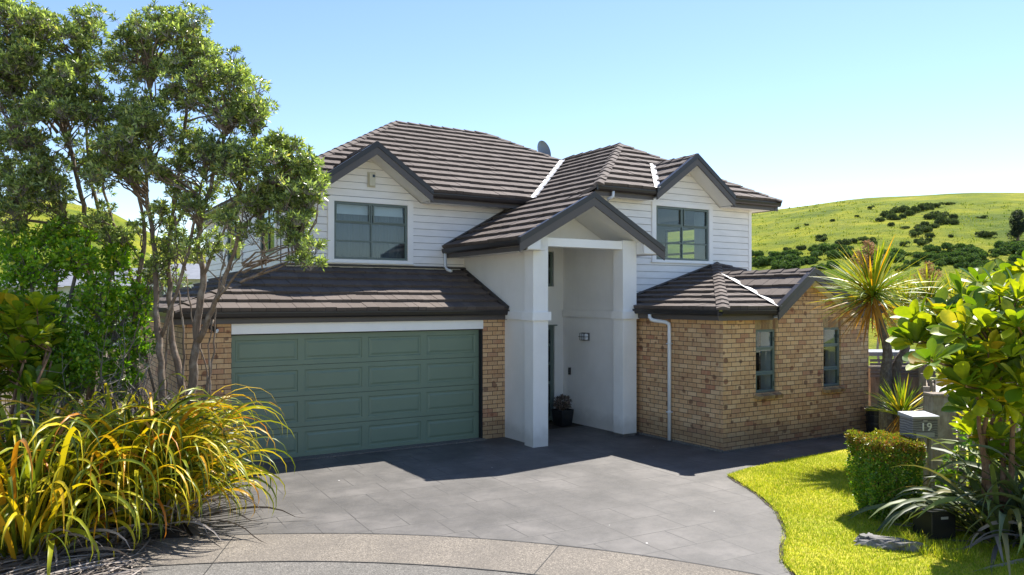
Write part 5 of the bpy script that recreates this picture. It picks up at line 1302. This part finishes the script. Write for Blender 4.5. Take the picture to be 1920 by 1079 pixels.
# ================================================================= NEIGHBOURS seen through the trunks
def cottage(name,label,u,v,w,W2,D2,h,rz,rh=1.4):
    b=at(u,v,w);z=terr(b.x,b.y)
    root=empty(name,(b.x,b.y,z-.1),rz,label,'house',)
    h=h-z
    mb=MB();mb.box(-W2,W2,-D2,D2,0,h);mb.build('wall',M['nwall'],root)
    mb=MB();o_=.4;mb.add([(-W2-o_,-D2-o_,h),(W2+o_,-D2-o_,h),(W2+o_,D2+o_,h),(-W2-o_,D2+o_,h),(-W2*.5,0,h+rh),(W2*.5,0,h+rh)],[(3,2,1,0),(0,1,5,4),(1,2,5),(2,3,4,5),(3,0,4)]);mb.build('roof',M['nroof'],root)
    for k in range(3):
        x=-W2*.6+W2*.6*k;wn=MB();wn.box(x-.6,x+.6,-D2-.03,-D2+.02,h-1.5,h-.4);wo=wn.build('window',M['glassdark'],root)
        fr=MB();fr.box(x-.66,x-.6,-D2-.05,-D2,h-1.56,h-.34);fr.box(x+.6,x+.66,-D2-.05,-D2,h-1.56,h-.34);fr.box(x-.6,x+.6,-D2-.05,-D2,h-.4,h-.34);fr.box(x-.6,x+.6,-D2-.05,-D2,h-1.56,h-1.5);fr.build('frame',M['white'],wo)
    return root
cottage('neighbour_house','pale neighbouring house just left of the garage roof, behind the thin tree trunks',372,560,46,2.6,3,4.2,-TH+.1,1.0)
cottage('neighbour_house','middle one of the pale neighbouring houses behind the tree trunks',262,560,50,3.0,3,3.9,-TH-.15,1.2)
cottage('neighbour_house','leftmost pale neighbouring house, mostly hidden by the broad-leaved shrub',120,560,56,4.2,4,3.9,-TH-.2,1.4)
fence('boundary_fence','grey boundary fence running back along the left side of the house',(-3.6,7.2,0),(2.0,16.5,0),1.5,seed=8)
fence('boundary_fence','low grey fence across the back of the left garden',(-6.5,7.6,0),(-3.7,7.1,0),1.5,seed=9)
leafy_mass('garden_shrub','dark green garden shrub far behind the left tree trunks',[(318,545,26,34,30,1.0),(215,560,30,40,30,1.0),(230,600,60,60,22,1.0),(300,640,50,60,21,1.0),(150,650,70,50,22,1.0),(60,620,90,70,21,1.0)],.12,.07,M['scrub'],91,.35,up=.2)
leafy_mass('garden_shrub','dense dark shrub filling the space behind the paddle-leaved shrub at far left',[(20,640,80,90,12.9,.6),(110,700,70,70,13.2,.6),(200,740,60,60,13.4,.5),(-40,720,60,100,12.8,.5)],.10,.06,M['scrub'],92,.8,up=.2)
leafy_mass('garden_shrub','dark shrub under the big-leaved shrub along the right fence',[(1850,800,70,70,10.6,.5),(1930,760,60,90,10.4,.5),(1800,880,50,60,10.6,.4),(1900,900,80,60,10.8,.4)],.12,.07,M['leaf_hedge'],93,.6,up=.2)
leafy_mass('garden_shrub','bright green shrub behind the fence at the right of the brick wing',[(1650,600,26,40,24,.8),(1700,610,60,40,24,.9),(1780,590,60,40,24,.9)],.12,.08,M['leaf_hedge_tip'],94,.6,up=.3)
# ================================================================= HILL PLANTS
def bush_mesh(seed,n=420):
    rg=np.random.default_rng(seed);c=rg.normal(0,.45,(7,3));c[:,2]=np.abs(c[:,2])*.6+.25
    i=rg.integers(0,7,n);d=nrm(rg.normal(0,1,(n,3)));d[:,2]=np.abs(d[:,2])*1.0-.15
    P=c[i]+d*(.42+.12*rg.random((n,1)));Mx,T=rosettes(P,d+rg.normal(0,.4,(n,3)),4,.22,.14,(.4,1.4),.02,seed)
    V,Fc=stamp(LEAF2_V,LEAF2_F,Mx,T);return npmesh('bush_foliage',V,Fc)
BM=[bush_mesh(s_) for s_ in (1,2,3,4)]
for m_ in BM[:3]: m_.materials.append(M['gorse'])
BM[3].materials.append(M['scrub'])
def ground_at(u,v):
    """march along the pixel's ray to the terrain"""
    w=36.
    while w<300:
        p=at(u,v,w)
        if p.z<=terr(p.x,p.y): return p,w
        w+=.5
    return None,None
spots=[(1660,408,13),(1650,416,9),(1676,400,8),(1672,412,11),(1683,413,7),(1697,398,12),(1706,404,11),(1716,400,10),(1728,396,12),(1743,392,12),(1754,390,9),(1778,385,6),(1694,410,8),
 (1745,412,14),(1756,409,11),(1735,424,10),(1727,434,12),(1738,436,13),(1750,428,11),(1765,420,12),(1776,421,12),(1787,422,11),(1712,438,9),(1716,444,9),(1746,446,9),(1718,456,8),(1730,460,9),(1742,454,8),(1692,462,8),(1845,444,11),(1854,444,9),
 (1535,449,8),(1542,453,8),(1560,416,5),(1513,424,4),(1494,430,4),(1608,408,5),(1630,393,6),(1473,470,6),(1505,468,8),(1498,470,7),(1585,460,10),(1572,462,7),(1600,456,10),(1625,455,10),(1640,458,8),(1784,446,6),(1842,410,7),(1790,410,9),(1885,466,9),(1700,429,6),(1670,424,7)]
rr=random.Random(12)
for i,(u,v,s_) in enumerate(spots):
    p,w=ground_at(u,v)
    if p is None: continue
    o=bpy.data.objects.new('hill_bush',BM[i%3]);C.objects.link(o);sc=s_*w/F*.95
    o.location=(p.x,p.y,terr(p.x,p.y)-sc*.1);o.rotation_euler=(0,0,rr.random()*6);o.scale=(sc,sc,sc*rr.uniform(.9,1.25))
    tag(o,'low dark bush dotted on the green hillside','bush','bushes dotted on the green hillside')
# scrub belt along the foot of the hill
V=[];Fc=[];b=0;rg=np.random.default_rng(77)
src=[]
for k in (0,1,2,3):
    me=BM[k];n=len(me.vertices);a=np.zeros(n*3,dtype=np.float32);me.vertices.foreach_get('co',a);f=np.zeros(len(me.polygons)*3,dtype=np.int32);me.loops.foreach_get('vertex_index',f);src.append((a.reshape(-1,3),f.reshape(-1,3)))
def belt(u0,u1,v0,v1,n,smin,smax):
    global b
    for i in range(n):
        u=rg.uniform(u0,u1);v=rg.uniform(v0(u) if callable(v0) else v0,v1);p,w=ground_at(u,v)
        if p is None: continue
        a,f=src[rg.integers(0,4)];sc=rg.uniform(smin,smax)*w/F;t=rg.random()*6.28;c_,s_=math.cos(t),math.sin(t)
        Rm=np.array([[c_,-s_,0],[s_,c_,0],[0,0,1.1]])*sc
        V.append(a@Rm.T+np.array([p.x,p.y,p.z-.1*sc]));Fc.append(f+b);b+=len(a)
belt(1410,1500,480,494,13,6,14);belt(1520,1600,470,486,18,6,14);belt(1600,1690,478,492,14,8,14);belt(1680,1800,480,494,16,6,13);belt(1740,1935,470,500,46,6,14);belt(1860,1935,466,480,12,10,16)
belt(1405,1500,492,505,22,8,14);belt(1480,1640,488,505,12,6,12);belt(1620,1935,494,512,26,6,12);belt(60,330,500,540,26,8,16)
o=cut_mesh('scrub',np.concatenate(V),np.concatenate(Fc),M['scrub'],None);tag(o,'belt of dark green scrub along the foot of the hillside','scrub',None,'stuff')
# rough tussock over the pasture
rg=np.random.default_rng(55);TP=[];SZ=[]
for i in range(2600):
    u=rg.uniform(1395,1960) if i%4 else rg.uniform(0,420);v=rg.uniform(380,520);p,w=ground_at(u,v)
    if p is None: continue
    TP.append((p.x,p.y,p.z+.02));SZ.append(rg.uniform(.2,.55)*w/150)
TP=np.array(TP);SZ=np.array(SZ);Mx,T=rosettes(TP,np.tile(np.array([[0,0,1.]]),(len(TP),1)),7,1.0,.45,(.3,1.4),.2,9)
Mx=Mx*np.repeat(SZ,7)[:,None,None];V,Fc=stamp(LEAF2_V,LEAF2_F,Mx,T)
o=cut_mesh('tussock_grass',V,Fc,M['tussock'],None);tag(o,'rough tussocks scattered through the hill pasture','grass',None,'stuff')
# pine on the hill at the right edge
p,w=ground_at(1908,452);pz=terr(p.x,p.y)
pn=empty('pine_tree',(p.x,p.y,pz-.2),0,'dark rounded pine standing on the hillside at the right edge','tree')
k_=w/F;mb=MB();mb.tube([(0,0,0),(.2,0,25*k_),(0,.1,45*k_)],[3*k_,2.2*k_,1*k_],8);mb.build('trunk',M['bark'],pn,True,False)
rg=np.random.default_rng(4);n=1500;cs=rg.normal(0,1,(16,3))*np.array([12,8,10])*k_+np.array([4*k_,0,36*k_]);i=rg.integers(0,16,n);d=nrm(rg.normal(0,1,(n,3)));P=cs[i]+d*k_*9*(.7+.3*rg.random((n,1)))
Mx,T=rosettes(P,d+np.array([0,0,.4]),5,3.0*k_,1.1*k_,(.3,1.4),.1,3);V,Fc=stamp(LEAF2_V,LEAF2_F,Mx,T);cut_mesh('crown',V,Fc,M['pine'],pn)
# ================================================================= GRASS
from mathutils.geometry import intersect_point_tri_2d
poly=lawnp
def inside(P):
    x,y=P[:,0],P[:,1];r_=np.zeros(len(P),bool);n=len(poly);j=n-1
    for i in range(n):
        xi,yi=poly[i];xj,yj=poly[j];c=((yi>y)!=(yj>y))&(x<(xj-xi)*(y-yi)/((yj-yi) if yj!=yi else 1e-9)+xi);r_^=c;j=i
    return r_
rg=np.random.default_rng(6);n=230000
P=np.stack([rg.uniform(3.6,11.5,n),rg.uniform(-11.,-4.8,n)],-1);P=P[inside(P)]
# thin the far right, which is hidden
dens=np.clip(1.25-(P[:,0]-8.2)/2.6,.08,1);P=P[rg.random(len(P))<dens]
n=len(P);print('blades',n)
hgt=rg.uniform(.018,.042,n)*(1+.25*np.sin(P[:,0]*3)*np.cos(P[:,1]*4));az=rg.random(n)*6.28;lean=rg.uniform(.1,.9,n)
wd=rg.uniform(.0025,.0045,n)
base=np.stack([P[:,0],P[:,1],np.full(n,.028)],-1);sd=np.stack([np.cos(az+1.57),np.sin(az+1.57),np.zeros(n)],-1)*wd[:,None]
tip=base+np.stack([np.cos(az)*lean*hgt,np.sin(az)*lean*hgt,hgt],-1)
V=np.stack([base-sd,base+sd,tip],1).reshape(-1,3);Fc=np.arange(3*n).reshape(-1,3)
o=cut_mesh('grass',V,Fc,M['grass'],None);tag(o,'short sunlit yellow-green grass of the front lawn','grass',None,'stuff')
# longer tufts round hedge, planter and lawn edge
sp=[];rr=random.Random(31)
def tuft(x,y,n,L0,L1,r_):
    for i in range(n):
        a=rr.random()*6.28;q=r_*math.sqrt(rr.random())
        sp.append(dict(p=(x+q*math.cos(a),y+q*math.sin(a),.02),az=rr.random()*6.28,L=rr.uniform(L0,L1),w=.006,th=rr.uniform(.8,1.5),dr=rr.uniform(.3,1.6),tw=0,cv=0))
for (u,v,w) in ((1740,1040,9.0),(1760,1045,8.95),(1790,1040,9.1),(1720,1020,9.3),(1712,1010,9.5),(1780,1050,8.8),(1815,1055,8.8),(1695,1030,9.2)): 
    q=at(u,v,w);tuft(q.x,q.y,70,.08,.22,.14)
for i in range(len(lawn_edge)-1):
    a,b_=lawn_edge[i],lawn_edge[i+1]
    for k in range(9):
        t=rr.random();tuft(a[0]+(b_[0]-a[0])*t,a[1]+(b_[1]-a[1])*t,7,.03,.085,.06)
o=blades('grass_tuft',sp,M['grass'],None,(0,0,0),4);tag(o,'longer grass tufts along the lawn edge and round the planter','grass',None,'stuff')
# ================================================================= LIGHT, SKY, CAMERA
sd=Vector((.62,.29,1.0)).normalized();el=math.asin(sd.z);az=math.atan2(sd.x,sd.y)
wd_=bpy.data.worlds.new('World');scn.world=wd_;wd_.use_nodes=True;nt=wd_.node_tree
sky=nt.nodes.new('ShaderNodeTexSky');sky.sky_type='NISHITA';sky.sun_disc=False;sky.sun_elevation=el;sky.sun_rotation=az
sky.air_density=1.0;sky.dust_density=.12;sky.ozone_density=1.3;sky.altitude=0
bg=nt.nodes['Background'];bg.inputs[1].default_value=.100;hs=nt.nodes.new('ShaderNodeHueSaturation');hs.inputs['Saturation'].default_value=1.10;hs.inputs['Hue'].default_value=.508;nt.links.new(sky.outputs[0],hs.inputs['Color']);nt.links.new(hs.outputs[0],bg.inputs[0])
sl=bpy.data.lights.new('sun','SUN');sl.energy=4.6;sl.angle=R(.53);sl.color=(1,.95,.87)
so_=bpy.data.objects.new('sun',sl);C.objects.link(so_);so_.rotation_euler=sd.to_track_quat('Z','Y').to_euler();so_.location=(10,5,20)
cam=bpy.data.cameras.new('camera');co=bpy.data.objects.new('camera',cam);C.objects.link(co);scn.camera=co
co.location=(CX_,CY_,H);co.rotation_euler=(R(90),0,-TH);cam.sensor_width=36;cam.lens=F/1920*36;cam.shift_y=(CY-539.5)/1920;cam.clip_end=6000;cam.clip_start=.05
scn.view_settings.view_transform='Standard';scn.view_settings.look='None';scn.view_settings.exposure=1.15;scn.view_settings.gamma=1
scn.render.engine='CYCLES'
